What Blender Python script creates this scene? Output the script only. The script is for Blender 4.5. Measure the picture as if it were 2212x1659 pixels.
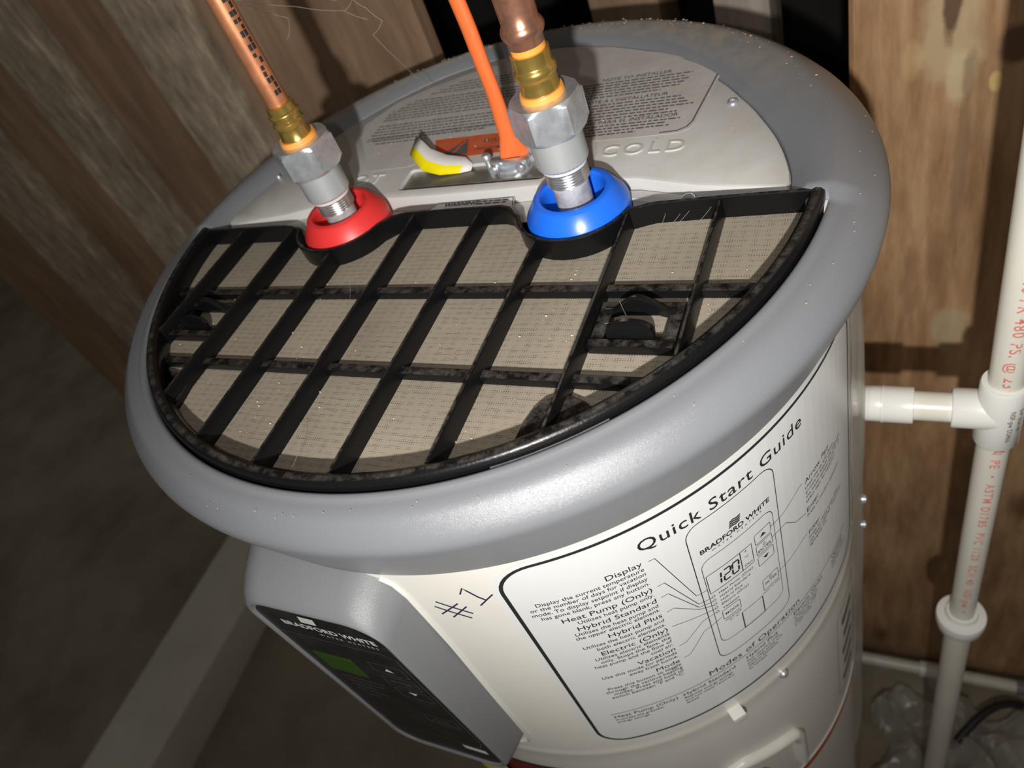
import bpy, bmesh, math, random
from mathutils import Vector, Matrix
random.seed(7)
for o in list(bpy.data.objects): bpy.data.objects.remove(o, do_unlink=True)
SC = bpy.context.scene
COL = SC.collection
PI = math.pi
def rad(d): return d*PI/180

# ------------------------------------------------------------------ camera
CAMP = Vector((0.30127, -0.41668, 0.28396))
R0 = Vector((0.88985445, 0.33193038, -0.31301962))     # image right
R1 = Vector((0.04773096, -0.75004225, -0.65966536))    # image down
R2 = Vector((-0.45374091, 0.57206543, -0.68327179))    # forward
cam = bpy.data.cameras.new('camera'); camo = bpy.data.objects.new('camera', cam); COL.objects.link(camo)
camo.matrix_world = Matrix(((R0.x, -R1.x, -R2.x, CAMP.x), (R0.y, -R1.y, -R2.y, CAMP.y), (R0.z, -R1.z, -R2.z, CAMP.z), (0, 0, 0, 1)))
cam.sensor_fit = 'HORIZONTAL'; cam.sensor_width = 36.0; cam.lens = 1630.69/2212*36
cam.clip_start = 0.01; cam.clip_end = 50
cam.dof.use_dof = True; cam.dof.focus_distance = 0.47; cam.dof.aperture_fstop = 7.5
SC.camera = camo

# ------------------------------------------------------------------ light
W = bpy.data.worlds.new('world'); SC.world = W; W.use_nodes = True
W.node_tree.nodes['Background'].inputs[0].default_value = (1.0, 0.93, 0.82, 1)
W.node_tree.nodes['Background'].inputs[1].default_value = 0.078
def lamp(name, p, aim, power, radius, size, color):
    l = bpy.data.lights.new(name, 'SPOT'); o = bpy.data.objects.new(name, l); COL.objects.link(o)
    o.location = p; l.energy = power; l.shadow_soft_size = radius; l.spot_size = rad(size); l.spot_blend = 1.0; l.color = color
    o.rotation_euler = (Vector(aim)-Vector(p)).to_track_quat('-Z', 'Y').to_euler()
    return o
lamp('headlamp', (0.338, -0.64, 0.314), (0.20, 0.37, -0.02), 27, 0.009, 124, (1.0, 0.97, 0.92))
lamp('phone_flash', tuple(CAMP-0.042*R0), (0.10, 0.10, -0.20), 2.3, 0.004, 160, (1.0, 0.97, 0.93))
SC.view_settings.view_transform = 'Standard'; SC.view_settings.look = 'None'
SC.view_settings.gamma = 1.0; SC.view_settings.use_curve_mapping = False
SC.view_settings.exposure = 0.16

# ------------------------------------------------------------------ materials
def newmat(name):
    m = bpy.data.materials.new(name); m.use_nodes = True
    nt = m.node_tree; b = nt.nodes['Principled BSDF']
    return m, nt, b
def N(nt, t, **kw):
    n = nt.nodes.new(t)
    for k, v in kw.items():
        if k in n.inputs: n.inputs[k].default_value = v
        else: setattr(n, k, v)
    return n
def noise_ramp(nt, scale, c0, c1, p0=0.35, p1=0.65, coord='Object', stretch=None, detail=6, rough=0.6):
    tc = N(nt, 'ShaderNodeTexCoord'); src = tc.outputs[coord]
    if stretch:
        mp = N(nt, 'ShaderNodeMapping'); mp.inputs['Scale'].default_value = stretch; nt.links.new(src, mp.inputs[0]); src = mp.outputs[0]
    n = N(nt, 'ShaderNodeTexNoise', Scale=scale, Detail=detail, Roughness=rough); nt.links.new(src, n.inputs['Vector'])
    r = N(nt, 'ShaderNodeValToRGB'); nt.links.new(n.outputs[0], r.inputs[0])
    r.color_ramp.elements[0].position = p0; r.color_ramp.elements[1].position = p1
    r.color_ramp.elements[0].color = (*c0, 1); r.color_ramp.elements[1].color = (*c1, 1)
    return n, r, src
def bump(nt, b, src, strength=0.2, dist=0.001):
    bp = N(nt, 'ShaderNodeBump'); bp.inputs['Strength'].default_value = strength; bp.inputs['Distance'].default_value = dist
    nt.links.new(src, bp.inputs['Height']); nt.links.new(bp.outputs[0], b.inputs['Normal']); return bp
def plain(name, c, rough=0.5, metal=0.0, grain=0.0, gscale=900, var=0.0, vscale=12, spec=0.5, clear=0.0):
    m, nt, b = newmat(name)
    b.inputs['Base Color'].default_value = (*c, 1); b.inputs['Roughness'].default_value = rough; b.inputs['Metallic'].default_value = metal
    b.inputs['Specular IOR Level'].default_value = spec; b.inputs['Coat Weight'].default_value = clear
    if var:
        n, r, s = noise_ramp(nt, vscale, tuple(x*(1-var) for x in c), tuple(min(1, x*(1+var)) for x in c))
        nt.links.new(r.outputs[0], b.inputs['Base Color'])
    if grain:
        tc = N(nt, 'ShaderNodeTexCoord'); n = N(nt, 'ShaderNodeTexNoise', Scale=gscale, Detail=2.0); nt.links.new(tc.outputs['Object'], n.inputs['Vector'])
        bump(nt, b, n.outputs[0], grain, 0.0006)
    return m
def dusty(name, c, dustc, rough=0.5, lo=0.42, hi=0.68, scale=60, amt=0.8, spec=0.5, zmask=True, grain=0.25, gscale=700, ymask=None):
    """plastic with a film of settled dust on its upward faces"""
    m, nt, b = newmat(name)
    tc = N(nt, 'ShaderNodeTexCoord')
    n = N(nt, 'ShaderNodeTexNoise', Scale=scale, Detail=8.0, Roughness=0.7); nt.links.new(tc.outputs['Object'], n.inputs['Vector'])
    mr = N(nt, 'ShaderNodeMapRange'); mr.inputs['From Min'].default_value = lo; mr.inputs['From Max'].default_value = hi; mr.inputs['To Max'].default_value = amt
    nt.links.new(n.outputs[0], mr.inputs['Value']); fac = mr.outputs[0]
    if zmask:
        g = N(nt, 'ShaderNodeNewGeometry'); sx = N(nt, 'ShaderNodeSeparateXYZ'); nt.links.new(g.outputs['Normal'], sx.inputs[0])
        m2 = N(nt, 'ShaderNodeMapRange'); m2.inputs['From Min'].default_value = 0.84; m2.inputs['From Max'].default_value = 1.0
        nt.links.new(sx.outputs['Z'], m2.inputs['Value'])
        mu = N(nt, 'ShaderNodeMath', operation='MULTIPLY'); nt.links.new(fac, mu.inputs[0]); nt.links.new(m2.outputs[0], mu.inputs[1]); fac = mu.outputs[0]
    if ymask:
        s3 = N(nt, 'ShaderNodeSeparateXYZ'); nt.links.new(tc.outputs['Object'], s3.inputs[0])
        m4 = N(nt, 'ShaderNodeMapRange'); m4.inputs['From Min'].default_value = ymask[0]; m4.inputs['From Max'].default_value = ymask[1]; m4.inputs['To Min'].default_value = ymask[2]
        nt.links.new(s3.outputs['Y'], m4.inputs['Value'])
        m5 = N(nt, 'ShaderNodeMath', operation='MULTIPLY'); nt.links.new(fac, m5.inputs[0]); nt.links.new(m4.outputs[0], m5.inputs[1]); fac = m5.outputs[0]
    mx = N(nt, 'ShaderNodeMixRGB'); mx.inputs[1].default_value = (*c, 1); mx.inputs[2].default_value = (*dustc, 1)
    nt.links.new(fac, mx.inputs[0]); nt.links.new(mx.outputs[0], b.inputs['Base Color'])
    r2 = N(nt, 'ShaderNodeMapRange'); r2.inputs['To Min'].default_value = rough; r2.inputs['To Max'].default_value = 0.95
    nt.links.new(fac, r2.inputs['Value']); nt.links.new(r2.outputs[0], b.inputs['Roughness'])
    b.inputs['Specular IOR Level'].default_value = spec
    n3 = N(nt, 'ShaderNodeTexNoise', Scale=gscale, Detail=2.0); nt.links.new(tc.outputs['Object'], n3.inputs['Vector'])
    bump(nt, b, n3.outputs[0], grain, 0.0005)
    return m
def wood(name, c0, c1, c2, scale=14, stretch=(6, 6, 0.7), bstr=0.5, knots=True):
    m, nt, b = newmat(name)
    n, r, src = noise_ramp(nt, scale, c0, c1, 0.3, 0.7, stretch=stretch, detail=9, rough=0.65)
    e = r.color_ramp.elements.new(0.52); e.color = (*c2, 1)
    n2, r2, _ = noise_ramp(nt, 3.2, (0.62, 0.58, 0.52), (1.25, 1.2, 1.15), 0.3, 0.7, stretch=(1.6, 1.6, 0.8))
    mx = N(nt, 'ShaderNodeMixRGB', blend_type='MULTIPLY'); mx.inputs[0].default_value = 0.85
    nt.links.new(r.outputs[0], mx.inputs[1]); nt.links.new(r2.outputs[0], mx.inputs[2]); out = mx.outputs[0]
    if knots:
        v = N(nt, 'ShaderNodeTexVoronoi', Scale=4.0); mp = N(nt, 'ShaderNodeMapping'); mp.inputs['Scale'].default_value = (1.6, 1, 0.75)
        mp.inputs['Location'].default_value = (0.37, 0.1, 0.22)
        tc = N(nt, 'ShaderNodeTexCoord'); nt.links.new(tc.outputs['Object'], mp.inputs[0]); nt.links.new(mp.outputs[0], v.inputs['Vector'])
        k = N(nt, 'ShaderNodeMapRange'); k.inputs['From Min'].default_value = 0.05; k.inputs['From Max'].default_value = 0.16; k.inputs['To Min'].default_value = 0.8; k.inputs['To Max'].default_value = 0.0
        nt.links.new(v.outputs['Distance'], k.inputs['Value'])
        m3 = N(nt, 'ShaderNodeMixRGB'); m3.inputs[2].default_value = (c0[0]*0.4, c0[1]*0.33, c0[2]*0.3, 1)
        nt.links.new(k.outputs[0], m3.inputs[0]); nt.links.new(out, m3.inputs[1]); out = m3.outputs[0]
    nt.links.new(out, b.inputs['Base Color']); b.inputs['Roughness'].default_value = 0.85; b.inputs['Specular IOR Level'].default_value = 0.25
    bump(nt, b, n.outputs[0], bstr, 0.004)
    return m
M = {}
M['cap'] = dusty('grey_cap_plastic', (0.180, 0.188, 0.206), (0.29, 0.258, 0.215), 0.30, 0.25, 0.60, 70, 0.95, 0.6, True, 0.40, 2300, (0.06, 0.20, 0.03))
M['bezel'] = plain('grey_bezel_plastic', (0.205, 0.212, 0.225), 0.34, grain=0.35, gscale=2300)
M['panel'] = dusty('light_grey_panel', (0.54, 0.535, 0.52), (0.40, 0.35, 0.29), 0.42, 0.45, 0.75, 35, 0.45, 0.45, True, 0.05)
M['white'] = plain('white_enamel', (0.74, 0.725, 0.67), 0.32, var=0.03, vscale=5)
M['label'] = plain('label_paper', (0.70, 0.71, 0.715), 0.38, var=0.02, vscale=8)
M['toplabel'] = dusty('dusty_label_paper', (0.52, 0.50, 0.49), (0.36, 0.31, 0.25), 0.5, 0.40, 0.72, 40, 0.6, 0.4, False, 0.05)
M['ink'] = plain('black_ink', (0.018, 0.018, 0.02), 0.55)
M['greyink'] = plain('grey_ink', (0.10, 0.092, 0.09), 0.6)
M['pen'] = plain('blue_black_pen', (0.02, 0.018, 0.06), 0.5)
M['black'] = dusty('black_filter_plastic', (0.0045, 0.0045, 0.005), (0.105, 0.092, 0.078), 0.30, 0.42, 0.74, 130, 0.75, 0.32, True, 0.25, 500)
M['blackclean'] = plain('black_gloss_plastic', (0.005, 0.005, 0.0055), 0.25, grain=0.08)
M['zinc'] = plain('zinc_plated_steel', (0.60, 0.64, 0.69), 0.33, 0.74, grain=0.10, gscale=400, var=0.14, vscale=120)
M['knurl'] = plain('knurled_zinc', (0.72, 0.76, 0.79), 0.36, 0.62)
M['galv'] = plain('galvanised_pipe', (0.62, 0.63, 0.64), 0.24, 0.85, var=0.2, vscale=90)
M['clear'] = plain('clear_liner', (0.55, 0.55, 0.57), 0.12, 0.35, var=0.25, vscale=110)
M['brass'] = plain('brass', (0.66, 0.46, 0.12), 0.24, 0.85, var=0.1, vscale=150)
M['copper'] = plain('copper', (0.78, 0.33, 0.165), 0.40, 0.72, var=0.18, vscale=70)
M['oldcopper'] = plain('dull_copper_fitting', (0.45, 0.22, 0.15), 0.30, 0.75, var=0.25, vscale=80)
M['washer'] = plain('orange_washer', (0.85, 0.36, 0.07), 0.45)
M['red'] = plain('red_plastic', (0.74, 0.035, 0.035), 0.42)
M['blue'] = plain('blue_plastic', (0.014, 0.15, 0.82), 0.30)
M['orange'] = plain('orange_cable_jacket', (0.88, 0.175, 0.045), 0.42)
M['orangelabel'] = dusty('orange_label', (0.62, 0.09, 0.02), (0.36, 0.22, 0.15), 0.5, 0.4, 0.75, 60, 0.6, 0.4, False, 0.05)
M['plate'] = plain('steel_cover_plate', (0.34, 0.335, 0.30), 0.35, 0.8, var=0.15, vscale=60)
M['yellow'] = plain('yellow_print', (0.80, 0.68, 0.0), 0.5)
M['paper'] = plain('white_sticker_paper', (0.66, 0.64, 0.62), 0.55)
M['cream'] = plain('cream_wire', (0.62, 0.52, 0.38), 0.5)
M['dark'] = plain('cavity_shade', (0.010, 0.010, 0.010), 0.9)  # shade inside openings, put into the colour
M['screen'] = dusty('black_display', (0.010, 0.011, 0.013), (0.05, 0.05, 0.05), 0.22, 0.42, 0.8, 30, 0.6, 0.5, False, 0.0)
M['green'] = plain('green_display_window', (0.030, 0.085, 0.008), 0.25)
M['whiteink'] = plain('white_ink', (0.62, 0.62, 0.60), 0.5)
M['pvc'] = plain('white_pvc', (0.74, 0.72, 0.64), 0.30, var=0.03, vscale=10)
M['pvcfit'] = plain('white_pvc_fitting', (0.80, 0.80, 0.77), 0.28)
M['redink'] = plain('red_pipe_ink', (0.72, 0.24, 0.20), 0.55)
M['woodplank'] = wood('brown_plank', (0.27, 0.155, 0.078), (0.55, 0.365, 0.215), (0.42, 0.262, 0.145), 9, (5, 5, 0.8), 0.35)
M['woodbrown'] = wood('brown_board', (0.21, 0.135, 0.085), (0.36, 0.25, 0.175), (0.285, 0.19, 0.127), 8, (5, 5, 0.6), 0.3)
M['woodgrey'] = wood('weathered_board', (0.22, 0.182, 0.140), (0.54, 0.465, 0.355), (0.36, 0.30, 0.235), 24, (2.6, 2.6, 0.9), 0.9, False)
def spots(m, lst):
    """knots, resin and stains that belong to one particular plank (x, z, half sizes, colour, strength)"""
    nt = m.node_tree; b = nt.nodes['Principled BSDF']; out = b.inputs['Base Color'].links[0].from_socket
    tc = N(nt, 'ShaderNodeTexCoord'); ns = N(nt, 'ShaderNodeTexNoise', Scale=28.0, Detail=6.0); nt.links.new(tc.outputs['Object'], ns.inputs['Vector'])
    for x, z, rx, rz, c, st in lst:
        mp = N(nt, 'ShaderNodeMapping'); mp.inputs['Location'].default_value = (-x/rx, 0, -z/rz); mp.inputs['Scale'].default_value = (1/rx, 0, 1/rz); nt.links.new(tc.outputs['Object'], mp.inputs[0])
        ln = N(nt, 'ShaderNodeVectorMath', operation='LENGTH'); nt.links.new(mp.outputs[0], ln.inputs[0])
        ad = N(nt, 'ShaderNodeMath', operation='MULTIPLY_ADD'); nt.links.new(ns.outputs[0], ad.inputs[0]); ad.inputs[1].default_value = 1.3; nt.links.new(ln.outputs['Value'], ad.inputs[2])
        k = N(nt, 'ShaderNodeMapRange'); k.inputs['From Min'].default_value = 1.35; k.inputs['From Max'].default_value = 1.75; k.inputs['To Min'].default_value = st; k.inputs['To Max'].default_value = 0.0
        nt.links.new(ad.outputs[0], k.inputs['Value'])
        mx = N(nt, 'ShaderNodeMixRGB'); mx.inputs[2].default_value = (*c, 1); nt.links.new(k.outputs[0], mx.inputs[0]); nt.links.new(out, mx.inputs[1]); out = mx.outputs[0]
    nt.links.new(out, b.inputs['Base Color'])
spots(M['woodplank'], [(0.330, -0.11, 0.030, 0.055, (0.52, 0.41, 0.25), 0.75), (0.330, -0.092, 0.0085, 0.030, (0.13, 0.075, 0.045), 0.95), (0.384, -0.130, 0.015, 0.024, (0.12, 0.07, 0.045), 0.9), (0.341, -0.160, 0.012, 0.035, (0.60, 0.49, 0.30), 0.7),
                       (0.349, -0.24, 0.0075, 0.11, (0.24, 0.145, 0.085), 0.65), (0.372, -0.165, 0.006, 0.012, (0.62, 0.45, 0.18), 0.8), (0.300, -0.13, 0.010, 0.022, (0.58, 0.41, 0.20), 0.4), (0.356, -0.50, 0.022, 0.035, (0.50, 0.42, 0.27), 0.6), (0.31, -0.42, 0.012, 0.06, (0.27, 0.165, 0.09), 0.5), (0.335, -0.38, 0.010, 0.05, (0.26, 0.15, 0.08), 0.45)])
M['woodstud'] = wood('back_stud', (0.20, 0.13, 0.08), (0.33, 0.24, 0.17), (0.26, 0.18, 0.12), 9, (5, 5, 0.7), 0.3, False)
M['woodstud2'] = wood('grey_back_stud', (0.24, 0.21, 0.18), (0.42, 0.38, 0.34), (0.33, 0.29, 0.26), 9, (5, 5, 0.7), 0.3, False)
M['darkwall'] = plain('void_black', (0.012, 0.011, 0.010), 0.95, var=0.3, vscale=4)  # darkness of the void behind the boards, put into the colour
M['curb'] = plain('painted_curb', (0.80, 0.78, 0.67), 0.75, var=0.06, vscale=5)
M['yellowlabel'] = plain('yellow_label_paper', (0.62, 0.55, 0.16), 0.55)
M['redlabel'] = plain('red_label_paper', (0.20, 0.018, 0.016), 0.5)
M['redband'] = plain('red_tape', (0.50, 0.05, 0.012), 0.5)
M['dust'] = plain('dust_fleck', (0.52, 0.42, 0.28), 0.9, var=0.4, vscale=200)
M['web'] = plain('spider_silk', (0.40, 0.36, 0.30), 0.6)
M['hose'] = plain('black_hose', (0.02, 0.02, 0.02), 0.5)
def floor_mat():
    m, nt, b = newmat('packed_earth')
    n, r, s = noise_ramp(nt, 3.5, (0.25, 0.205, 0.15), (0.44, 0.39, 0.30), 0.3, 0.7, detail=10)
    nt.links.new(r.outputs[0], b.inputs['Base Color']); b.inputs['Roughness'].default_value = 0.95
    bump(nt, b, n.outputs[0], 0.8, 0.03); return m
M['floor'] = floor_mat()
def fabric_mat():
    m, nt, b = newmat('filter_cloth')
    tc = N(nt, 'ShaderNodeTexCoord')
    def wave(axis, period):
        w = N(nt, 'ShaderNodeTexWave', wave_type='BANDS', bands_direction=axis); w.inputs['Scale'].default_value = 2*PI/(20*period); w.inputs['Distortion'].default_value = 0.5; w.inputs['Detail'].default_value = 1.0; w.inputs['Detail Scale'].default_value = 60
        nt.links.new(tc.outputs['Object'], w.inputs['Vector']); return w.outputs['Fac']
    a = wave('X', 0.00150); c = wave('Y', 0.00130); rw = wave('Y', 0.0046); cx_ = wave('X', 0.0075)
    mu = N(nt, 'ShaderNodeMath', operation='MULTIPLY'); nt.links.new(a, mu.inputs[0]); nt.links.new(c, mu.inputs[1])
    n = N(nt, 'ShaderNodeTexNoise', Scale=170.0, Detail=6.0, Roughness=0.8)
    mp = N(nt, 'ShaderNodeMapping'); mp.inputs['Scale'].default_value = (0.5, 1.7, 1); nt.links.new(tc.outputs['Object'], mp.inputs[0]); nt.links.new(mp.outputs[0], n.inputs['Vector'])
    sm = N(nt, 'ShaderNodeMath', operation='MULTIPLY_ADD'); nt.links.new(rw, sm.inputs[0]); sm.inputs[1].default_value = 0.16; nt.links.new(n.outputs[0], sm.inputs[2])
    s2 = N(nt, 'ShaderNodeMath', operation='MULTIPLY_ADD'); nt.links.new(cx_, s2.inputs[0]); s2.inputs[1].default_value = 0.10; nt.links.new(sm.outputs[0], s2.inputs[2])
    mr = N(nt, 'ShaderNodeMapRange'); mr.inputs['From Min'].default_value = 0.50; mr.inputs['From Max'].default_value = 0.80; nt.links.new(s2.outputs[0], mr.inputs['Value'])
    hole = N(nt, 'ShaderNodeMath', operation='MULTIPLY'); nt.links.new(mu.outputs[0], hole.inputs[0]); nt.links.new(mr.outputs[0], hole.inputs[1])
    fr = N(nt, 'ShaderNodeMapRange'); fr.inputs['From Min'].default_value = 0.28; fr.inputs['From Max'].default_value = 0.60; nt.links.new(hole.outputs[0], fr.inputs['Value'])
    big = N(nt, 'ShaderNodeTexNoise', Scale=9.0, Detail=6.0); nt.links.new(tc.outputs['Object'], big.inputs['Vector'])
    r = N(nt, 'ShaderNodeValToRGB'); nt.links.new(big.outputs[0], r.inputs[0])
    r.color_ramp.elements[0].position = 0.3; r.color_ramp.elements[1].position = 0.7
    r.color_ramp.elements[0].color = (0.245, 0.21, 0.165, 1); r.color_ramp.elements[1].color = (0.35, 0.305, 0.24, 1)
    mx = N(nt, 'ShaderNodeMixRGB'); mx.inputs[2].default_value = (0.05, 0.042, 0.032, 1); nt.links.new(fr.outputs[0], mx.inputs[0]); nt.links.new(r.outputs[0], mx.inputs[1])
    nt.links.new(mx.outputs[0], b.inputs['Base Color']); b.inputs['Roughness'].default_value = 0.95; b.inputs['Specular IOR Level'].default_value = 0.1
    bump(nt, b, mu.outputs[0], -0.4, 0.0004)
    return m
M['cloth'] = fabric_mat()
def film_mat(name, tint, tr, rough):
    m, nt, b = newmat(name); out = nt.nodes['Material Output']
    t = N(nt, 'ShaderNodeBsdfTransparent'); t.inputs[0].default_value = (*tint, 1)
    g = N(nt, 'ShaderNodeBsdfGlossy'); g.inputs['Roughness'].default_value = rough; g.inputs['Color'].default_value = (0.9, 0.9, 0.88, 1)
    d = N(nt, 'ShaderNodeBsdfDiffuse'); d.inputs[0].default_value = (0.78, 0.77, 0.73, 1)
    m1 = N(nt, 'ShaderNodeMixShader'); m1.inputs[0].default_value = 0.4; nt.links.new(d.outputs[0], m1.inputs[1]); nt.links.new(g.outputs[0], m1.inputs[2])
    lw = N(nt, 'ShaderNodeLayerWeight'); lw.inputs[0].default_value = 0.25
    ad = N(nt, 'ShaderNodeMapRange'); ad.inputs['To Min'].default_value = 1-tr; ad.inputs['To Max'].default_value = min(1, 1-tr+0.45); nt.links.new(lw.outputs['Facing'], ad.inputs['Value'])
    mx = N(nt, 'ShaderNodeMixShader'); nt.links.new(ad.outputs[0], mx.inputs[0]); nt.links.new(t.outputs[0], mx.inputs[1]); nt.links.new(m1.outputs[0], mx.inputs[2])
    nt.links.new(mx.outputs[0], out.inputs['Surface']); return m
M['film'] = film_mat('clear_film', (0.97, 0.97, 0.95), 0.76, 0.18)
M['sheet'] = film_mat('grey_plastic_sheet', (0.7, 0.7, 0.66), 0.5, 0.25)

# ------------------------------------------------------------------ helpers
def finish(bm, smooth=None):
    bmesh.ops.recalc_face_normals(bm, faces=bm.faces)
    if smooth is not None:
        for f in bm.faces: f.smooth = True
        for e in bm.edges:
            if len(e.link_faces) == 2 and e.calc_face_angle(0) > rad(smooth): e.smooth = False
def obj(name, bm, mat, parent=None, smooth=35, recalc=True):
    if recalc: finish(bm, smooth)
    else:
        for f in bm.faces: f.smooth = smooth is not None
    me = bpy.data.meshes.new(name); bm.to_mesh(me); bm.free()
    for m in (mat if isinstance(mat, (list, tuple)) else [mat]): me.materials.append(m if not isinstance(m, str) else M[m])
    o = bpy.data.objects.new(name, me); COL.objects.link(o)
    if parent: setp(o, parent)
    return o
def setp(o, p):
    off = p.location.copy() if p.parent is None else Vector((0, 0, 0))
    o.parent = p; o.matrix_parent_inverse = Matrix.Translation(-off)
def thing(name, label, cat, loc=(0, 0, 0), group=None):
    o = bpy.data.objects.new(name, None); COL.objects.link(o); o.location = loc; o.empty_display_size = 0.02
    o['label'] = label; o['category'] = cat
    if group: o['group'] = group
    return o
def tag(o, label=None, cat=None, group=None, kind=None):
    for k, v in (('label', label), ('category', cat), ('group', group), ('kind', kind)):
        if v: o[k] = v
    return o
def BM(): return bmesh.new()
def quadstrip(bm, rows, closed_u=False, closed_v=False, mi=0):
    """rows: list of lists of points"""
    V = [[bm.verts.new(p) for p in r] for r in rows]
    nu = len(V); nv = len(V[0])
    for i in range(nu if closed_u else nu-1):
        for j in range(nv if closed_v else nv-1):
            try:
                f = bm.faces.new((V[i][j], V[i][(j+1) % nv], V[(i+1) % nu][(j+1) % nv], V[(i+1) % nu][j])); f.material_index = mi
            except ValueError: pass
    return V
def lathe(bm, prof, c=(0, 0), seg=48, a0=0, a1=360, caps=True, mi=0):
    full = abs(a1-a0) >= 359.9
    n = seg if full else seg+1
    rows = [[(c[0]+r*math.cos(rad(a0+(a1-a0)*k/seg)), c[1]+r*math.sin(rad(a0+(a1-a0)*k/seg)), z) for r, z in prof] for k in range(n)]
    V = quadstrip(bm, rows, closed_u=full, mi=mi)
    if caps and full:
        for j in (0, -1):
            if prof[j][0] > 1e-6:
                try: bm.faces.new([V[i][j] for i in range(n)]).material_index = mi
                except ValueError: pass
    return V
def box(bm, x0, x1, y0, y1, z0, z1, bev=0):
    b2 = bmesh.new()
    vs = [b2.verts.new(p) for p in ((x0, y0, z0), (x1, y0, z0), (x1, y1, z0), (x0, y1, z0), (x0, y0, z1), (x1, y0, z1), (x1, y1, z1), (x0, y1, z1))]
    for f in ((0, 3, 2, 1), (4, 5, 6, 7), (0, 1, 5, 4), (1, 2, 6, 5), (2, 3, 7, 6), (3, 0, 4, 7)): b2.faces.new([vs[i] for i in f])
    if bev: bmesh.ops.bevel(b2, geom=b2.edges[:], offset=bev, segments=2, profile=0.6, affect='EDGES')
    merge(bm, b2)
def merge(bm, b2, mat=None):
    if mat: bmesh.ops.transform(b2, matrix=mat, verts=b2.verts)
    me = bpy.data.meshes.new('t'); b2.to_mesh(me); b2.free(); bm.from_mesh(me); bpy.data.meshes.remove(me)
def frames(path, closed=False):
    n = len(path); out = []; up = None
    for i in range(n):
        a = Vector(path[i-1 if (i > 0 or closed) else 0]); b = Vector(path[(i+1) % n if (i < n-1 or closed) else n-1])
        t = (b-a).normalized()
        if up is None:
            up = Vector((0, 0, 1)) if abs(t.z) < 0.9 else Vector((0, 1, 0))
        s = t.cross(up).normalized(); up = s.cross(t).normalized()
        out.append((Vector(path[i]), s, up))
    return out
def tube(bm, path, r, seg=16, caps=True, flat=1.0, mi=0):
    rr = r if isinstance(r, (list, tuple)) else [r]*len(path)
    rows = [[p+s*math.cos(2*PI*k/seg)*rr[i]*flat+u*math.sin(2*PI*k/seg)*rr[i] for k in range(seg)] for i, (p, s, u) in enumerate(frames(path))]
    V = quadstrip(bm, rows, closed_v=True, mi=mi)
    if caps:
        for r_ in (V[0], V[-1]):
            f = bm.faces.new(r_); f.material_index = mi
def prism(bm, poly, z0, z1, mi=0):
    a = [bm.verts.new((x, y, z0)) for x, y in poly]; b = [bm.verts.new((x, y, z1)) for x, y in poly]
    n = len(poly)
    f1 = bm.faces.new(a[::-1]); f2 = bm.faces.new(b)
    for i in range(n): bm.faces.new((a[i], a[(i+1) % n], b[(i+1) % n], b[i]))
    bmesh.ops.triangulate(bm, faces=[f1, f2])
def sweep2d(bm, path, prof, closed=False):
    """sweep a (offset, z) profile along an xy path; offset is to the left of travel"""
    n = len(path); rows = []
    for i in range(n):
        a = Vector(path[i-1 if (i > 0 or closed) else 0]); c = Vector(path[i]); b = Vector(path[(i+1) % n if (i < n-1 or closed) else n-1])
        d1 = (c-a).normalized() if (c-a).length > 1e-9 else (b-c).normalized(); d2 = (b-c).normalized() if (b-c).length > 1e-9 else d1
        t = (d1+d2).normalized(); nn = Vector((-t.y, t.x)); k = 1/max(0.5, nn.dot(Vector((-d1.y, d1.x))))
        rows.append([(c.x+nn.x*o*k, c.y+nn.y*o*k, z) for o, z in prof])
    V = quadstrip(bm, rows, closed_u=closed, closed_v=True)
    if not closed:
        bm.faces.new(V[0]); bm.faces.new(V[-1])
def rrect(x0, x1, y0, y1, r, n=6):
    out = []
    for cx, cy, a in ((x1-r, y1-r, 0), (x0+r, y1-r, 90), (x0+r, y0+r, 180), (x1-r, y0+r, 270)):
        for k in range(n+1): out.append((cx+r*math.cos(rad(a+90*k/n)), cy+r*math.sin(rad(a+90*k/n))))
    return out
def cyl(r, az, z): a = rad(az); return (r*math.cos(a), r*math.sin(a), z)
# --- flat text
_tc = {}
def text2d(s, size=1.0, align='LEFT', sx=1.0, bold=0.0, shear=0.0, space=1.0):
    key = (s, bold, space)
    if key not in _tc:
        c = bpy.data.curves.new('txt', 'FONT'); c.body = s; c.size = 1.0; c.offset = bold; c.resolution_u = 3; c.space_character = space
        c.fill_mode = 'FRONT'
        o = bpy.data.objects.new('txt', c); COL.objects.link(o)
        dg = bpy.context.evaluated_depsgraph_get(); me = bpy.data.meshes.new_from_object(o.evaluated_get(dg))
        vs = [(v.co.x, v.co.y) for v in me.vertices]; fs = [tuple(p.vertices) for p in me.polygons]
        bpy.data.meshes.remove(me); bpy.data.objects.remove(o); bpy.data.curves.remove(c)
        _tc[key] = (vs, fs)
    vs, fs = _tc[key]
    if not vs: return [], []
    x0 = min(v[0] for v in vs); x1 = max(v[0] for v in vs)
    off = {'LEFT': x0, 'RIGHT': x1, 'CENTER': (x0+x1)/2}[align]
    return [((x-off+shear*y)*size*sx, y*size) for x, y in vs], fs
def put2d(bm, vf, fn, mi=0):
    vs, fs = vf
    V = [bm.verts.new(fn(x, y)) for x, y in vs]
    for f in fs:
        try: bm.faces.new([V[i] for i in f]).material_index = mi
        except ValueError: pass
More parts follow.
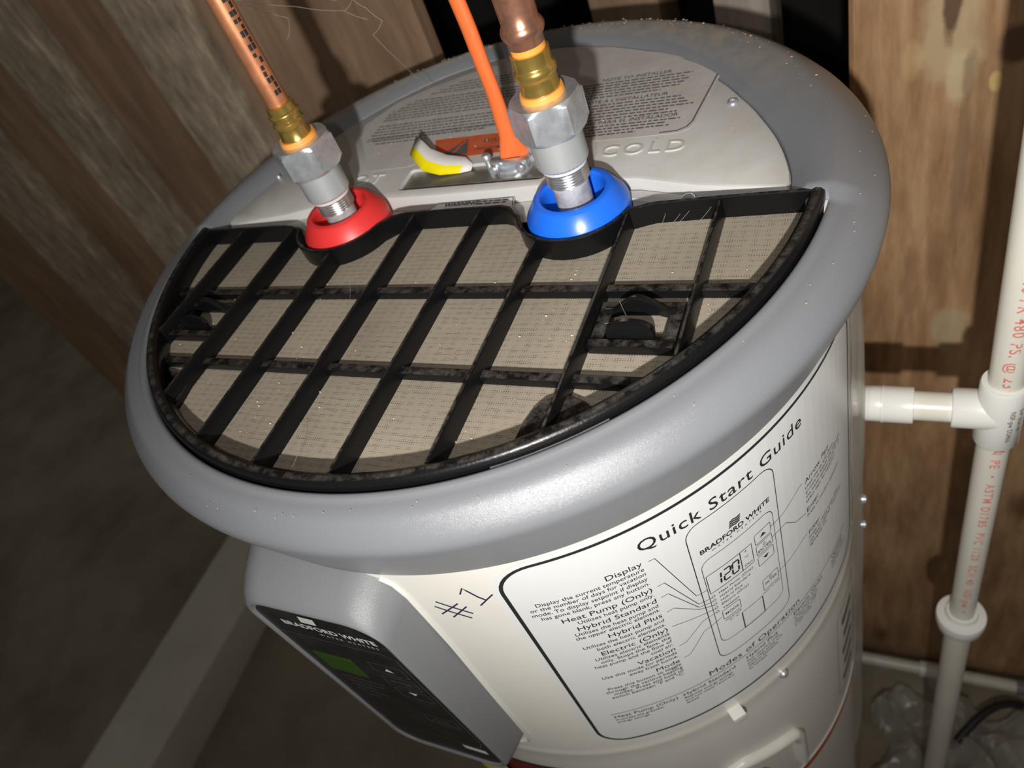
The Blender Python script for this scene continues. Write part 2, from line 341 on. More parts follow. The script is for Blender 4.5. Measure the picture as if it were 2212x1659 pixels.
def line2d(pts, w, closed=False, sub=0.004):
    """flat strip along a 2-D polyline -> (verts, faces)"""
    P = []
    m = len(pts)
    for i in range(m if closed else m-1):
        a = Vector(pts[i]); b = Vector(pts[(i+1) % m]); k = max(1, int((b-a).length/sub))
        for j in range(k): P.append(a.lerp(b, j/k))
    if not closed: P.append(Vector(pts[-1]))
    vs = []; fs = []; n = len(P)
    for i in range(n):
        a = P[i-1 if (i > 0 or closed) else 0]; b = P[(i+1) % n if (i < n-1 or closed) else n-1]
        t = (b-a).normalized(); nn = Vector((-t.y, t.x))*w/2
        vs += [tuple(P[i]+nn), tuple(P[i]-nn)]
    for i in range(n if closed else n-1):
        j = (i+1) % n; fs.append((2*i, 2*i+1, 2*j+1, 2*j))
    return vs, fs
def dashes(x0, x1, y, h, rnd, gap=0.0012, lo=0.002, hi=0.007):
    """an unreadable line of small print: short strokes"""
    vs = []; fs = []; x = x0
    while x < x1:
        w = min(rnd.uniform(lo, hi), x1-x); k = len(vs)
        vs += [(x, y), (x+w, y), (x+w, y+h), (x, y+h)]; fs.append((k, k+1, k+2, k+3)); x += w+gap
    return vs, fs

# ================================================================== SETTING
def struct(o, label=None):
    o['kind'] = 'structure'
    if label: o['label'] = label
    return o
FZ = -1.55
bm = BM()
rows = []
for i in range(61):
    rows.append([(-6+i*0.2, -3+j*0.2, FZ+random.uniform(-0.012, 0.012)) for j in range(41)])
quadstrip(bm, rows)
struct(obj('floor', bm, 'floor'), 'dark packed earth floor')
# boarded wall behind the heater
wb = bpy.data.objects.new('wall_back', None); COL.objects.link(wb); wb.location = (0, 0.40, FZ); struct(wb, 'wall of upright boards behind the water heater')
def board(x0, x1, yf, th, z0, z1, mat, nm='board', wob=0.0, bevr=0.004):
    bm = BM(); k = 24; rows = []
    b = 0.004
    for i in range(k+1):
        z = z0+(z1-z0)*i/k; d0 = random.uniform(-wob, wob); d1 = random.uniform(-wob, wob)
        rows.append([(x0+d0, yf+th, z), (x0+d0, yf+b, z), (x0+d0+b, yf, z), (x1+d1-bevr, yf, z), (x1+d1, yf+bevr*0.8, z), (x1+d1, yf+th, z)])
    V = quadstrip(bm, rows, closed_v=True); bm.faces.new(V[0]); bm.faces.new(V[-1])
    return obj(nm, bm, mat, wb, 30)
board(-1.553, -1.292, 0.374, 0.03, -1.52, 0.7, 'woodbrown')
board(-1.289, -1.120, 0.352, 0.05, -1.52, 0.7, 'woodgrey', wob=0.004)
board(-1.117, -0.947, 0.376, 0.03, -1.52, 0.7, 'woodbrown')
board(-0.944, -0.829, 0.352, 0.05, -1.52, 0.7, 'woodgrey', wob=0.004)
board(-0.826, -0.669, 0.376, 0.03, -1.52, 0.7, 'woodbrown')
board(-0.666, -0.536, 0.354, 0.05, -1.52, 0.7, 'woodgrey', wob=0.003)
board(-0.532, -0.222, 0.368, 0.035, -1.52, 0.7, 'woodbrown', bevr=0.014)
board(0.243, 0.62, 0.370, 0.035, -1.50, 0.7, 'woodplank')
board(0.623, 1.10, 0.370, 0.035, -1.50, 0.7, 'woodplank')
bm = BM(); box(bm, -0.060, 0.026, 0.500, 0.585, -1.5, 0.7, 0.002); tag(obj('stud', bm, 'woodstud', wb), 'brown stud in the dark gap')
bm = BM(); box(bm, 0.089, 0.151, 0.500, 0.585, -1.5, 0.7, 0.002); tag(obj('stud', bm, 'woodstud2', wb), 'grey stud in the dark gap')
bm = BM(); box(bm, -1.5, 1.3, 0.385, 0.47, -1.55, -1.50, 0.003); obj('sill', bm, 'woodbrown', wb)
bm = BM(); box(bm, -1.7, 1.6, 0.95, 1.05, -1.6, 1.2); struct(obj('void_backdrop', bm, 'darkwall'), 'near-black backdrop standing in for the dark void beyond the boards')  # added backdrop: hides the lit floor so the gap stays black
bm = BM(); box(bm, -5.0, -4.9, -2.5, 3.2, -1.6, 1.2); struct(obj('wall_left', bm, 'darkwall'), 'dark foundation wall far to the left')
# pale curb on the floor at the left
bm = BM(); box(bm, -1.60, -1.375, -1.2, 0.33, FZ-0.02, -1.42, 0.006)
tag(obj('floor_curb', bm, 'curb'), 'pale grey straight curb lying on the earth floor left of the heater', 'curb')

# ================================================================== WATER HEATER
WH = thing('water_heater', 'white cylindrical water heater with a grey cap and a control display', 'water heater', (0, 0, FZ))
RB = 0.2700
bm = BM()
lathe(bm, [(0.05, FZ), (RB-0.004, FZ), (RB, FZ+0.006), (RB, FZ+0.02), (RB, -0.900), (RB, -0.430), (RB, -0.4100), (RB+0.0004, -0.4075), (RB+0.0004, -0.4005), (RB, -0.3980), (RB, -0.390), (RB, -0.20), (RB, -0.06), (0.15, -0.06)], seg=256)
obj('jacket', bm, 'white', WH, 14)

# ---- cap ring, inner edge follows the light grey panel at the back
INN = [(-4, .2385), (2, .237), (11, .231), (20, .225), (31, .221), (42, .2215), (53, .224), (74.5, .236), (96, .247), (117, .247), (137, .240), (150, .2375), (164, .239), (178.6, .246), (184, .2465)]
def inner(a):
    for (a0, r0), (a1, r1) in zip(INN, INN[1:]):
        if a0 <= a <= a1:
            t = (a-a0)/(a1-a0); return r0+(r1-r0)*t
    return 0.262
rows = []
for k in range(288):
    a = -90+360*k/288
    back = -4 <= a <= 184
    outer = [(0.2665, 0.0012), (0.270, -0.0005), (0.2745, -0.0040), (0.2795, -0.0092), (0.2835, -0.0140), (0.2862, -0.0182), (0.2876, -0.0215), (0.2880, -0.0248), (0.2874, -0.0285), (0.2858, -0.0340), (0.2790, -0.0545), (0.2725, -0.0740), (0.2716, -0.0752), (0.262, -0.0752)]
    if back:
        ri = inner(a)
        prof = [(ri, -0.020), (ri, -0.0075), (ri+0.0008, -0.0062), (min(ri+0.0105, 0.2585), 0.0016), (0.2605, 0.0026), (0.2632, 0.0023)]+outer
    else:
        prof = [(0.2612, -0.020), (0.2612, -0.0075), (0.2612, -0.0060), (0.2616, -0.0040), (0.2626, -0.0028), (0.2642, -0.0022)]+[(0.2665, -0.0030), (0.2695, -0.0048)]+outer[2:]
    ca, sa = math.cos(rad(a)), math.sin(rad(a))
    ov = 0.022*ca*ca*(1.15 if ca < 0 else 0.75)-(0.012*sa*sa if sa > 0 else 0.0)
    def sq(r, z):
        w = max(0.0, min(1.0, (r-0.264)/0.020)) if z > -0.034 else max(0.0, min(1.0, (z+0.0752)/0.041))
        return r*(1+ov*w)
    rows.append([cyl(sq(r, z), a, z) for r, z in prof])
bm = BM(); quadstrip(bm, rows, closed_u=True, closed_v=True)
obj('cap_ring', bm, 'cap', WH, 60)

# ---- shelf under the filter and collars, then the raised light grey panel with its opening
bm = BM(); prism(bm, [(0.2595*math.cos(rad(a)), 0.2595*math.sin(rad(a))) for a in range(0, 360, 3)], -0.030, -0.0195)
obj('inner_deck', bm, 'panel', WH, 30)
arc = [(a, inner(a)-0.0003) for a in range(0, 181, 3)]
lip = [(-0.2385, -0.0060), (-0.205, 0.0000), (-0.176, 0.0050), (-0.150, 0.0130), (-0.133, 0.0180), (-0.118, 0.0190), (-0.060, 0.0165), (-0.030, 0.0165), (0.030, 0.0175), (0.058, 0.0190), (0.118, 0.0190), (0.133, 0.0180), (0.150, 0.0130), (0.176, 0.0050), (0.205, -0.0010), (0.2370, -0.0060)]
OPEN = (-0.0725, 0.0600, 0.0265, 0.0560)
def panel_obj():
    bm = BM()
    outl = [(r*math.cos(rad(a)), r*math.sin(rad(a))) for a, r in arc]+[(x, y) for x, y in lip]
    # raised panel split into cells round the opening so that it is a real hole
    zt, zb = -0.0060, -0.0190
    x0, x1, y0, y1 = OPEN
    # outline ring with a soft front edge
    n = len(outl)
    ins = []
    for i in range(n):
        a = Vector(outl[i-1]); c = Vector(outl[i]); b = Vector(outl[(i+1) % n]); t = ((c-a).normalized()+(b-c).normalized()).normalized(); ins.append(c+Vector((-t.y, t.x))*0.0035)
    lv = [bm.verts.new((x, y, zb)) for x, y in outl]
    mv = [bm.verts.new((x, y, zt-0.0035)) for x, y in outl]
    tv0 = [bm.verts.new((outl[i][0]*0.65+ins[i].x*0.35, outl[i][1]*0.65+ins[i].y*0.35, zt-0.0010)) for i in range(n)]
    tv = [bm.verts.new((v.x, v.y, zt)) for v in ins]
    for i in range(n):
        j = (i+1) % n
        bm.faces.new((lv[i], lv[j], mv[j], mv[i])); bm.faces.new((mv[i], mv[j], tv0[j], tv0[i])); bm.faces.new((tv0[i], tv0[j], tv[j], tv[i]))
    hole = [bm.verts.new((x, y, zt)) for x, y in rrect(x0, x1, y0, y1, 0.004, 3)]
    holeb = [bm.verts.new((v.co.x, v.co.y, zb)) for v in hole]
    m = len(hole)
    edges = []
    for i in range(m):
        bm.faces.new((hole[i], hole[(i+1) % m], holeb[(i+1) % m], holeb[i]))
    es = [bm.edges.get((tv[i], tv[(i+1) % n])) for i in range(n)]+[bm.edges.get((hole[i], hole[(i+1) % m])) for i in range(m)]
    bmesh.ops.triangle_fill(bm, use_beauty=True, use_dissolve=False, edges=es)
    return obj('top_panel', bm, 'panel', WH, 40)
panel_obj()
# gap seam and lower lip in front of the panel
bm = BM()
box(bm, OPEN[0]+0.001, OPEN[1]-0.001, 0.0335, OPEN[3]-0.0005, -0.0115, -0.0085, 0.0006)
pl = obj('cover_plate', bm, 'plate', WH); tag(pl, 'grey steel wiring cover plate')
bm = BM(); box(bm, OPEN[0]+0.001, OPEN[1]-0.001, OPEN[2]+0.0005, 0.034, -0.0192, -0.0188); obj('recess_shade', bm, 'dark', WH)  # near-black sheet on the deck paints the shade inside the wiring gap
for nm, pts, m_, r_, lb in (('wire', [(-0.036, 0.029, -0.0125), (-0.020, 0.0295, -0.0115), (0.000, 0.0300, -0.0120), (0.010, 0.0315, -0.0150)], 'cream', 0.0022, 'cream wire end'),
                        ('wire', [(0.006, 0.0300, -0.0125), (0.024, 0.0310, -0.0110), (0.034, 0.0315, -0.0120)], 'red', 0.0014, 'red wire'),
                        ('wire', [(-0.066, 0.0290, -0.0140), (-0.045, 0.0295, -0.0125), (-0.036, 0.029, -0.0125)], 'hose', 0.0020, 'black wire')):
    bm = BM(); tube(bm, pts, r_, 10); tag(obj(nm, bm, m_, WH), lb)
for pth in ([(0.116, 0.0060), (0.135, 0.0045), (0.150, 0.0005), (0.170, -0.0055), (0.190, -0.0090), (0.236, -0.0135)], [(-0.236, -0.0135), (-0.190, -0.0080), (-0.170, -0.0045), (-0.150, 0.0010), (-0.135, 0.0050), (-0.116, 0.0065)]):
    bm = BM(); sweep2d(bm, pth, [(-0.0, -0.0195), (0.010, -0.0195), (0.010, -0.0140), (0.001, -0.0140), (0.0, -0.0150)]); obj('panel_lip', bm, 'panel', WH)
# embossed words beside the two pipes
z = -0.0060
bm = BM(); put2d(bm, text2d('COLD', 0.0185, 'LEFT', 1.12, 0.0, 0.0, 1.22), lambda x, y: (0.0985+x, 0.0480+y-0.02*x, z+0.0011))
e = bmesh.ops.extrude_face_region(bm, geom=bm.faces[:]); bmesh.ops.translate(bm, vec=(0, 0, -0.0016), verts=[v for v in e['geom'] if isinstance(v, bmesh.types.BMVert)])
tag(obj('raised_lettering', bm, 'panel', WH), 'raised word COLD')
bm = BM(); put2d(bm, text2d('HOT', 0.0185, 'RIGHT', 1.12, 0.0, 0.0, 1.22), lambda x, y: (-0.0975+x, 0.0400+y, z+0.0011))
e = bmesh.ops.extrude_face_region(bm, geom=bm.faces[:]); bmesh.ops.translate(bm, vec=(0, 0, -0.0016), verts=[v for v in e['geom'] if isinstance(v, bmesh.types.BMVert)])
tag(obj('raised_lettering', bm, 'panel', WH), 'raised word HOT')

# ---- installation label on the panel
lz = -0.0057
lab = [(-0.020, 0.0718), (0.140, 0.0700), (0.153, 0.0705), (0.1595, 0.0745), (0.1625, 0.0820), (0.1700, 0.1540)]
lab += [(0.2275*math.cos(rad(a)), 0.2275*math.sin(rad(a))) for a in (47, 53, 60, 67)]
lab += [(0.232*math.cos(rad(a)), 0.232*math.sin(rad(a))) for a in (75, 83, 91, 100, 110, 120, 130)]
lab += [(-0.1690, 0.1420), (-0.160, 0.118), (-0.123, 0.0640), (-0.118, 0.0600), (-0.079, 0.0605), (-0.0700, 0.0660), (-0.0500, 0.0665)]
bm = BM(); prism(bm, lab, lz-0.0002, lz); TL = obj('installation_label', bm, 'toplabel', WH, None)
rnd = random.Random(3)
def top(x, y): return (x, y, lz+0.0002)
bm = BM()
inset = [(x*0.985, 0.0045+y*0.972) for x, y in lab]
put2d(bm, line2d(inset[1:8], 0.0013), top)
def block(x0, x1, y0, head, nl, dy=0.0044, h=0.0017):
    y = y0
    put2d(bm, text2d(head, 0.0066, 'CENTER', 0.95, 0.012), lambda x, yy: top((x0+x1)/2+x, y+yy))
    for i in range(nl):
        y -= dy
        put2d(bm, dashes(x0+rnd.uniform(0, 0.004), x1-rnd.uniform(0, 0.02 if i < nl-1 else 0.05), y, h, rnd), top)
block(0.040, 0.157, 0.1610, 'NOTE TO INSTALLER', 6)
block(0.038, 0.156, 0.1260, "NOTE À L'INSTALLATEUR", 6)
block(0.030, 0.152, 0.0935, 'INSTRUCCIONES PARA EL INSTALADOR', 4, 0.0041)
for i in range(20):
    y = 0.200-i*0.0051
    xl = -0.158 if y > 0.12 else -0.160+(0.12-y)*0.7
    if y < 0.105: 
        put2d(bm, dashes(xl+0.012, -0.078, y, 0.0016, rnd), top)
    elif i not in (4, 12): put2d(bm, dashes(max(xl, -math.sqrt(max(0.0, 0.222**2-y*y)))+0.010, -0.005-rnd.uniform(0, 0.02), y, 0.0016, rnd), top)
for i in range(4): put2d(bm, line2d([(-0.150, 0.150-i*0.0016-0.036), (0.000, 0.152-i*0.0016-0.036)], 0.0004), top)
obj('print', bm, 'greyink', TL, None, False)
# orange warning label
bm = BM(); prism(bm, [(-0.052, 0.0665), (0.034, 0.0695), (0.034, 0.0985), (-0.0680, 0.0985)], lz, lz+0.0003); OL = obj('warning_label', bm, 'orangelabel', WH, None); tag(OL, 'orange electrical warning label')
bm = BM(); oz = lz+0.0005
put2d(bm, ([(-0.052, 0.0700), (-0.024, 0.0710), (-0.0330, 0.0950)], [(0, 1, 2)]), lambda x, y: (x, y, oz))
put2d(bm, text2d('WARNING', 0.0092, 'LEFT', 0.85, 0.02), lambda x, y: (-0.016+x, 0.0850+y, oz))
put2d(bm, text2d('AVERTISSEMENT', 0.0060, 'LEFT', 0.7, 0.02), lambda x, y: (-0.018+x, 0.0745+y, oz))
obj('print', bm, 'greyink', OL, None, False)
bm = BM(); put2d(bm, line2d([(-0.0325, 0.0912), (-0.0385, 0.0800), (-0.0355, 0.0808), (-0.0395, 0.0735)], 0.0022), lambda x, y: (x, y, oz+0.0002)); obj('print', bm, 'orangelabel', OL, None, False)
# white sticker torn at its end, with a yellow edge, curling up off the plate
bm = BM(); rows = []
pthS = [(-0.0735, 0.0640, 0.0035), (-0.0650, 0.0560, 0.0010), (-0.0560, 0.0480, -0.0035), (-0.0400, 0.0455, -0.0070), (-0.0220, 0.0470, -0.0080), (-0.0125, 0.0495, -0.0081)]
wd = [0.012, 0.013, 0.014, 0.0125, 0.010, 0.004]
for (x, y, zz), w in zip(pthS, wd): rows.append([(x, y, zz), (x+w*0.20, y+w*0.52, zz+w*0.36), (x+w*0.36, y+w*1.15, zz+w*0.72)])
quadstrip(bm, rows)
for f in bm.faces: f.material_index = 1 if min((v.co.y for v in f.verts)) < 1 and any(abs(v.co.y-p[1]) < 1e-6 and abs(v.co.x-p[0]) < 1e-6 for v in f.verts for p in pthS[:4]) else 0
st = obj('torn_sticker', bm, ['paper', 'yellow'], WH, 30); tag(st, 'torn white sticker with a yellow edge')
so = st.modifiers.new('s', 'SOLIDIFY'); so.thickness = 0.0003
# small warning strip between the two pipes
bm = BM(); prism(bm, [(-0.038, 0.0010), (0.042, 0.0030), (0.038, 0.0158), (-0.0300, 0.0140)], -0.0127, -0.0125); WL = obj('warning_strip', bm, 'label', WH, None)
bm = BM(); put2d(bm, text2d('WARNING', 0.0062, 'LEFT', 1.0, 0.03), lambda x, y: (-0.022+x, 0.0085+y+0.03*x, -0.0122))
put2d(bm, line2d([(-0.0365, 0.0020), (-0.0290, 0.0132), (0.0372, 0.0149), (0.0405, 0.0040)], 0.0007), lambda x, y: (x, y, -0.0122))
for i in range(2): put2d(bm, dashes(0.008, 0.034, 0.0118-i*0.003, 0.0014, rnd), lambda x, y: (x, y, -0.0122))
obj('print', bm, 'ink', WL, None, False)
bm = BM(); prism(bm, [(0.2612, -0.0150), (0.2585, -0.0125), (0.2588, -0.0300), (0.2598, -0.0480), (0.2612, -0.0400)], -0.0180, -0.0045); tag(obj('corner_gap_edge', bm, 'white', WH), 'white edge showing at the filter corner')
# screws on the cap
def screw(x, y, z, r=0.0042, parent=WH, nm='screw'):
    bm = BM(); lathe(bm, [(r, z-0.002), (r, z+0.0006), (r*0.85, z+0.0018), (r*0.45, z+0.0024), (r*0.40, z+0.0012), (0.0002, z+0.0010)], (x, y), 20)
    return obj(nm, bm, 'zinc', parent, 50)
screw(0.1855, 0.103, -0.0060); screw(0.1735, -0.0030, -0.0110, 0.0048); screw(-0.2270, 0.0640, -0.005, 0.0025)
# collars round the two pipes
HX, CX, PY = -0.1005, 0.1003, -0.0142
for cx, mt, lb in ((HX, 'red', 'red hot-side collar'), (CX, 'blue', 'blue cold-side collar')):
    bm = BM(); lathe(bm, [(0.0358, -0.0195), (0.0364, -0.0075), (0.0363, -0.0040), (0.0358, -0.0022), (0.0285, 0.0082), (0.0272, 0.0094), (0.0255, 0.0098), (0.0232, 0.0097), (0.0224, 0.0088), (0.0219, 0.0060), (0.0210, -0.0100), (0.0210, -0.0195)], (cx, PY), 64)
    tag(obj('pipe_collar', bm, mt, WH, 40), lb)
for cx in (HX, CX):
    bm = BM(); lathe(bm, [(0.0126, -0.0195), (0.0126, 0.0160), (0.0118, 0.0168), (0.0118, 0.0210)], (cx, PY), 40); obj('nipple', bm, 'clear', WH, 40)

# ---- start guide label wrapped on the jacket
RL = RB+0.0003; RP = RB+0.00055
def wrap(az, zz, r=RP): return cyl(r, az, zz)
DPM = 180/PI/RB                                            # degrees per metre of arc
A0, A1, ZT, ZBt = -69.3, -4.8, -0.0855, -0.3765
Wd = (A1-A0)/DPM
def sheet(r, poly, step=2.0, mat='label', nm='label', parent=WH):
    """wrap a polygon given in metres (s, z), s measured from azimuth A0"""
    bm = BM()
    # slice the rounded rectangle into narrow columns
    xs = sorted(set([p[0] for p in poly])); x0, x1 = xs[0], xs[-1]
    n = max(2, int((x1-x0)*DPM/step)); cols = [x0+(x1-x0)*i/n for i in range(n+1)]; cols = sorted(set(cols+xs))
    cuts = []
    m = len(poly)
    for x in cols:
        ys = []
        for i in range(m):
            a = poly[i]; b = poly[(i+1) % m]
            if (a[0]-x)*(b[0]-x) <= 0 and abs(a[0]-b[0]) > 1e-9: ys.append(a[1]+(x-a[0])/(b[0]-a[0])*(b[1]-a[1]))
            elif abs(a[0]-x) < 1e-9: ys.append(a[1])
        cuts.append((x, min(ys), max(ys)))
    quadstrip(bm, [[wrap(A0+x*DPM, y0, r), wrap(A0+x*DPM, y1, r)] for x, y0, y1 in cuts])
    return obj(nm, bm, mat, parent, None, False)
LB = sheet(RL, rrect(-0.0055, Wd+0.0055, ZBt-0.006, ZT+0.0055, 0.030, 8), nm='start_guide_label')
bm = BM()
def P(az, zz): return ((az-A0)/DPM, zz)
def wr(x, y): return wrap(A0+x*DPM, y)
put2d(bm, line2d(rrect(0, Wd, ZBt, ZT, 0.024, 8), 0.0026, True), wr)
def T(s, az, zz, size, align='LEFT', sx=1.0, bold=0.0, sp=1.0, shear=0.0):
    x0, y0 = P(az, zz); put2d(bm, text2d(s, size, align, sx, bold, shear, sp), lambda x, y: wr(x0+x, y0+y))
def L(pts, w=0.0005, closed=False): put2d(bm, line2d([P(*p) for p in pts], w, closed), wr)
T('Quick Start Guide', -37.0, -0.1120, 0.0160, 'CENTER', 1.03, 0.004, 1.09)
rows_ = [('Display', -0.1268, 1), ('Display the current temperature', -0.1328, 0), ('or the number of days for vacation', -0.1384, 0), ('mode. To display setpoint if display', -0.1445, 0), ('has gone blank, press any button.', -0.1505, 0),
         ('Heat Pump (Only)', -0.1598, 1), ('Utilizes heat pump only.', -0.1661, 0), ('Hybrid Standard', -0.1748, 1), ('Utilizes the heat pump and', -0.1812, 0), ('the upper electric element.', -0.1868, 0),
         ('Hybrid Plus', -0.1955, 1), ('Utilizes the heat pump and', -0.2022, 0), ('both electric elements.', -0.2085, 0), ('Electric (Only)', -0.2172, 1), ('Utilizes electric elements', -0.2232, 0), ('only. Stops the fans, the', -0.2290, 0), ('heat pump and the flow of', -0.2348, 0), ('cool air.', -0.2406, 0),
         ('Vacation', -0.2486, 1), ('Use this mode for periods', -0.2545, 0), ('away from home.', -0.2603, 0), ('Mode', -0.2692, 1), ('Press this button to toggle', -0.2748, 0), ('through the various heating', -0.2802, 0), ('modes. Press and hold to', -0.2856, 0), ('switch between °F and °C.', -0.2910, 0)]
for s, zz, hd in rows_:
    T(s, -51.3, zz, 0.0082 if hd else 0.0060, 'RIGHT', 1.02 if hd else 0.90, 0.0)
# drawing of the control panel
def RRa(a0, a1, z0, z1, r): return [(A0+x*DPM, y) for x, y in rrect(P(a0, 0)[0], P(a1, 0)[0], z0, z1, r, 5)]
L(RRa(-44.9, -29.7, -0.3005, -0.1155, 0.011), 0.0007, True)
L(RRa(-43.9, -30.9, -0.2775, -0.1590, 0.008), 0.0005, True)
T('BRADFORD WHITE', -37.3, -0.1497, 0.0066, 'CENTER', 1.03, 0.022)
T('WATER HEATERS', -37.3, -0.1535, 0.0029, 'CENTER', 1.1, 0.0, 1.9)
for i in range(4):
    zz = -0.1425+i*0.0019; a = -38.5+i*0.08
    L([(a, zz), (a+0.6, zz+0.0007), (a+1.2, zz-0.0003), (a+1.9, zz+0.0004)], 0.00125)
L([(-43.6, -0.2010), (-35.5, -0.2010), (-35.5, -0.1775), (-43.6, -0.1775)], 0.0006, True)
L([(-37.7, -0.2010), (-37.7, -0.1775)], 0.0008)
def seg(ch, az, zz, w=0.0062, h=0.0135):
    k = {'1': 'bc', '2': 'abged', '0': 'abcdef'}[ch]; da = w*DPM
    S = {'a': [(0.15, 1), (0.95, 1)], 'b': [(1, 0.95), (0.93, 0.55)], 'c': [(0.90, 0.45), (0.85, 0.05)], 'd': [(0.05, 0), (0.80, 0)], 'e': [(0, 0.05), (0.05, 0.45)], 'f': [(0.07, 0.55), (0.12, 0.95)], 'g': [(0.1, 0.5), (0.87, 0.5)]}
    for q in k: L([(az+x*da, zz+y*h) for x, y in S[q]], 0.0015)
for ch, a in (('1', -42.6), ('2', -40.9), ('0', -39.4)): seg(ch, a, -0.1965)
T('°F', -37.0, -0.1822, 0.0034); T('°C', -37.0, -0.1888, 0.0034); T('Days', -37.2, -0.1985, 0.0036)
for s, zz in (('Heat Pump (Only)', -0.2075), ('Hybrid Standard', -0.2130), ('Hybrid Plus', -0.2185), ('Electric (Only)', -0.2240), ('Vacation', -0.2300)):
    T(s, -42.3, zz, 0.0041, 'LEFT', 1.0); L(RRa(-43.5, -43.05, zz, zz+0.0025, 0.0005), 0.0004, True)
for z0, z1 in ((-0.1845, -0.1725), (-0.1985, -0.1865), (-0.2130, -0.2010)): L(RRa(-34.8, -31.6, z0, z1, 0.0015), 0.0005, True)
put2d(bm, ([P(-33.8, -0.1800), P(-32.6, -0.1800), P(-33.2, -0.1765)], [(0, 1, 2)]), wr); put2d(bm, ([P(-33.8, -0.2055), P(-33.2, -0.2090), P(-32.6, -0.2055)], [(0, 1, 2)]), wr)
T('ENTER', -33.2, -0.1965, 0.0042, 'CENTER', 1.0, 0.01); L(RRa(-33.4, -33.0, -0.1915, -0.1893, 0.0004), 0.0004, True)
L(RRa(-42.6, -39.3, -0.2450, -0.2325, 0.0015), 0.0005, True); T('MODE', -40.9, -0.2405, 0.0042, 'CENTER', 1.0, 0.01)
for i in range(2): T(('HOLD FOR', '°F / °C')[i], -40.9, -0.2490-i*0.0038, 0.0030, 'CENTER')
L(RRa(-34.7, -31.4, -0.2490, -0.2345, 0.0015), 0.0005, True); T('FILTER', -33.0, -0.2430, 0.0042, 'CENTER', 1.0, 0.01); T('HOLD TO RESET', -33.0, -0.2530, 0.0025, 'CENTER'); L(RRa(-33.3, -32.8, -0.2385, -0.2365, 0.0004), 0.0004, True)
L([(-39.4, -0.2780), (-35.2, -0.2780), (-35.2, -0.2535), (-39.4, -0.2535)], 0.0005, True)
L([(-35.2, -0.2780), (-35.2, -0.2535)], 0.0010); L([(-39.4, -0.2780), (-39.4, -0.2535)], 0.0010)
for p in ([(-50.4, -.1252), (-49.5, -.1254), (-45.7, -.1925), (-43.8, -.1935)], [(-50.5, -.1568), (-49.4, -.1566), (-45.7, -.2044), (-43.6, -.2065)], [(-50.5, -.1715), (-49.4, -.1712), (-45.8, -.2085), (-43.6, -.2120)], [(-50.5, -.1925), (-49.3, -.1920), (-45.8, -.2115), (-43.6, -.2175)], [(-50.5, -.2140), (-45.6, -.2205), (-43.6, -.2230)], [(-50.5, -.2455), (-49.4, -.2450), (-45.9, -.2290), (-43.6, -.2285)], [(-50.5, -.2660), (-49.4, -.2655), (-46.2, -.2440), (-42.9, -.2400)],
          [(-31.6, -.1790), (-28.9, -.1790), (-24.9, -.1715), (-23.9, -.1712)], [(-31.6, -.1925), (-28.5, -.1925), (-26.3, -.2050), (-23.6, -.2105)], [(-31.4, -.2420), (-28.5, -.2420), (-24.8, -.2370), (-23.7, -.2370)]): L(p, 0.00045)
for s, zz in (('Arrow Pad', -0.1770), ('Enter', -0.2120), ('Filter', -0.2420)): T(s, -23.2, zz, 0.0078, 'LEFT', 1.0, 0.0)
for i, s in enumerate(('Used the up and down', 'arrows to adjust the setpoint', 'the water temperature or to', 'select days for vacation.')): T(s, -23.2, -0.1832-i*0.0056, 0.0050, 'LEFT', 0.97)
T('Press to confirm selection.', -23.2, -0.2182, 0.0050)
for i, s in enumerate(('Press to reset when filter', 'has been cleaned. Hold until', 'light goes off.')): T(s, -23.2, -0.2482-i*0.0056, 0.0050)
L([(-65.4, -0.3200), (-9.5, -0.3200)], 0.0006)
T('Modes of Operation', -37.5, -0.3165, 0.0110, 'CENTER', 1.02, 0.0, 1.03)
for az, s in ((-65.0, 'Heat Pump (Only)'), (-52.8, 'Hybrid Standard'), (-40.5, 'Hybrid Plus'), (-29.2, 'Electric (Only)'), (-16.5, 'Vacation')):
    T(s, az, -0.3285, 0.0072, 'LEFT', 1.0, 0.0)
txt = {-65.0: ('Provides the greatest', 'energy savings.'), -52.8: ('Balances energy savings', 'and hot water recovery', 'speed.'), -40.5: ('Fast recovery with', 'both heat pump and', 'electric elements', 'as needed.'), -29.2: ('Uses electric only', 'to heat the water.', 'Heat pump is off', 'in this mode.'), -16.5: ('Energy savings', 'while you are', 'away from home.')}
for az, ls in txt.items():
    for i, s in enumerate(ls): T(s, az, -0.3340-i*0.0050, 0.0046)
obj('print', bm, 'ink', LB, None, False)
# handwritten #1
bm = BM()
for p in ([(-79.6, -.1180), (-75.5, -.1350)], [(-78.9, -.1115), (-74.9, -.1290)], [(-79.4, -.1285), (-76.0, -.1150)], [(-78.1, -.1330), (-75.1, -.1195)], [(-74.7, -.1035), (-73.9, -.0965), (-72.6, -.1090), (-71.9, -.1135)], [(-73.1, -.1195), (-71.5, -.1120), (-70.6, -.1080)]):
    L(p, 0.0011)
tag(obj('handwritten_mark', bm, 'pen', WH, None, False), 'handwritten #1')
# small cream label low on the right
SL = sheet(RL, rrect((-15.4-A0)/DPM, (-1.5-A0)/DPM, -0.648, -0.455, 0.012, 5), nm='rating_label', mat='white')
bm = BM(); L(RRa(-15.2, -1.7, -0.646, -0.457, 0.011), 0.0007, True)
for i in range(5): put2d(bm, line2d([P(-12.5+(i % 2), -0.487-i*0.034), P(-5.5, -0.484-i*0.034)], 0.013), wr)
obj('print', bm, 'greyink', SL, None, False)
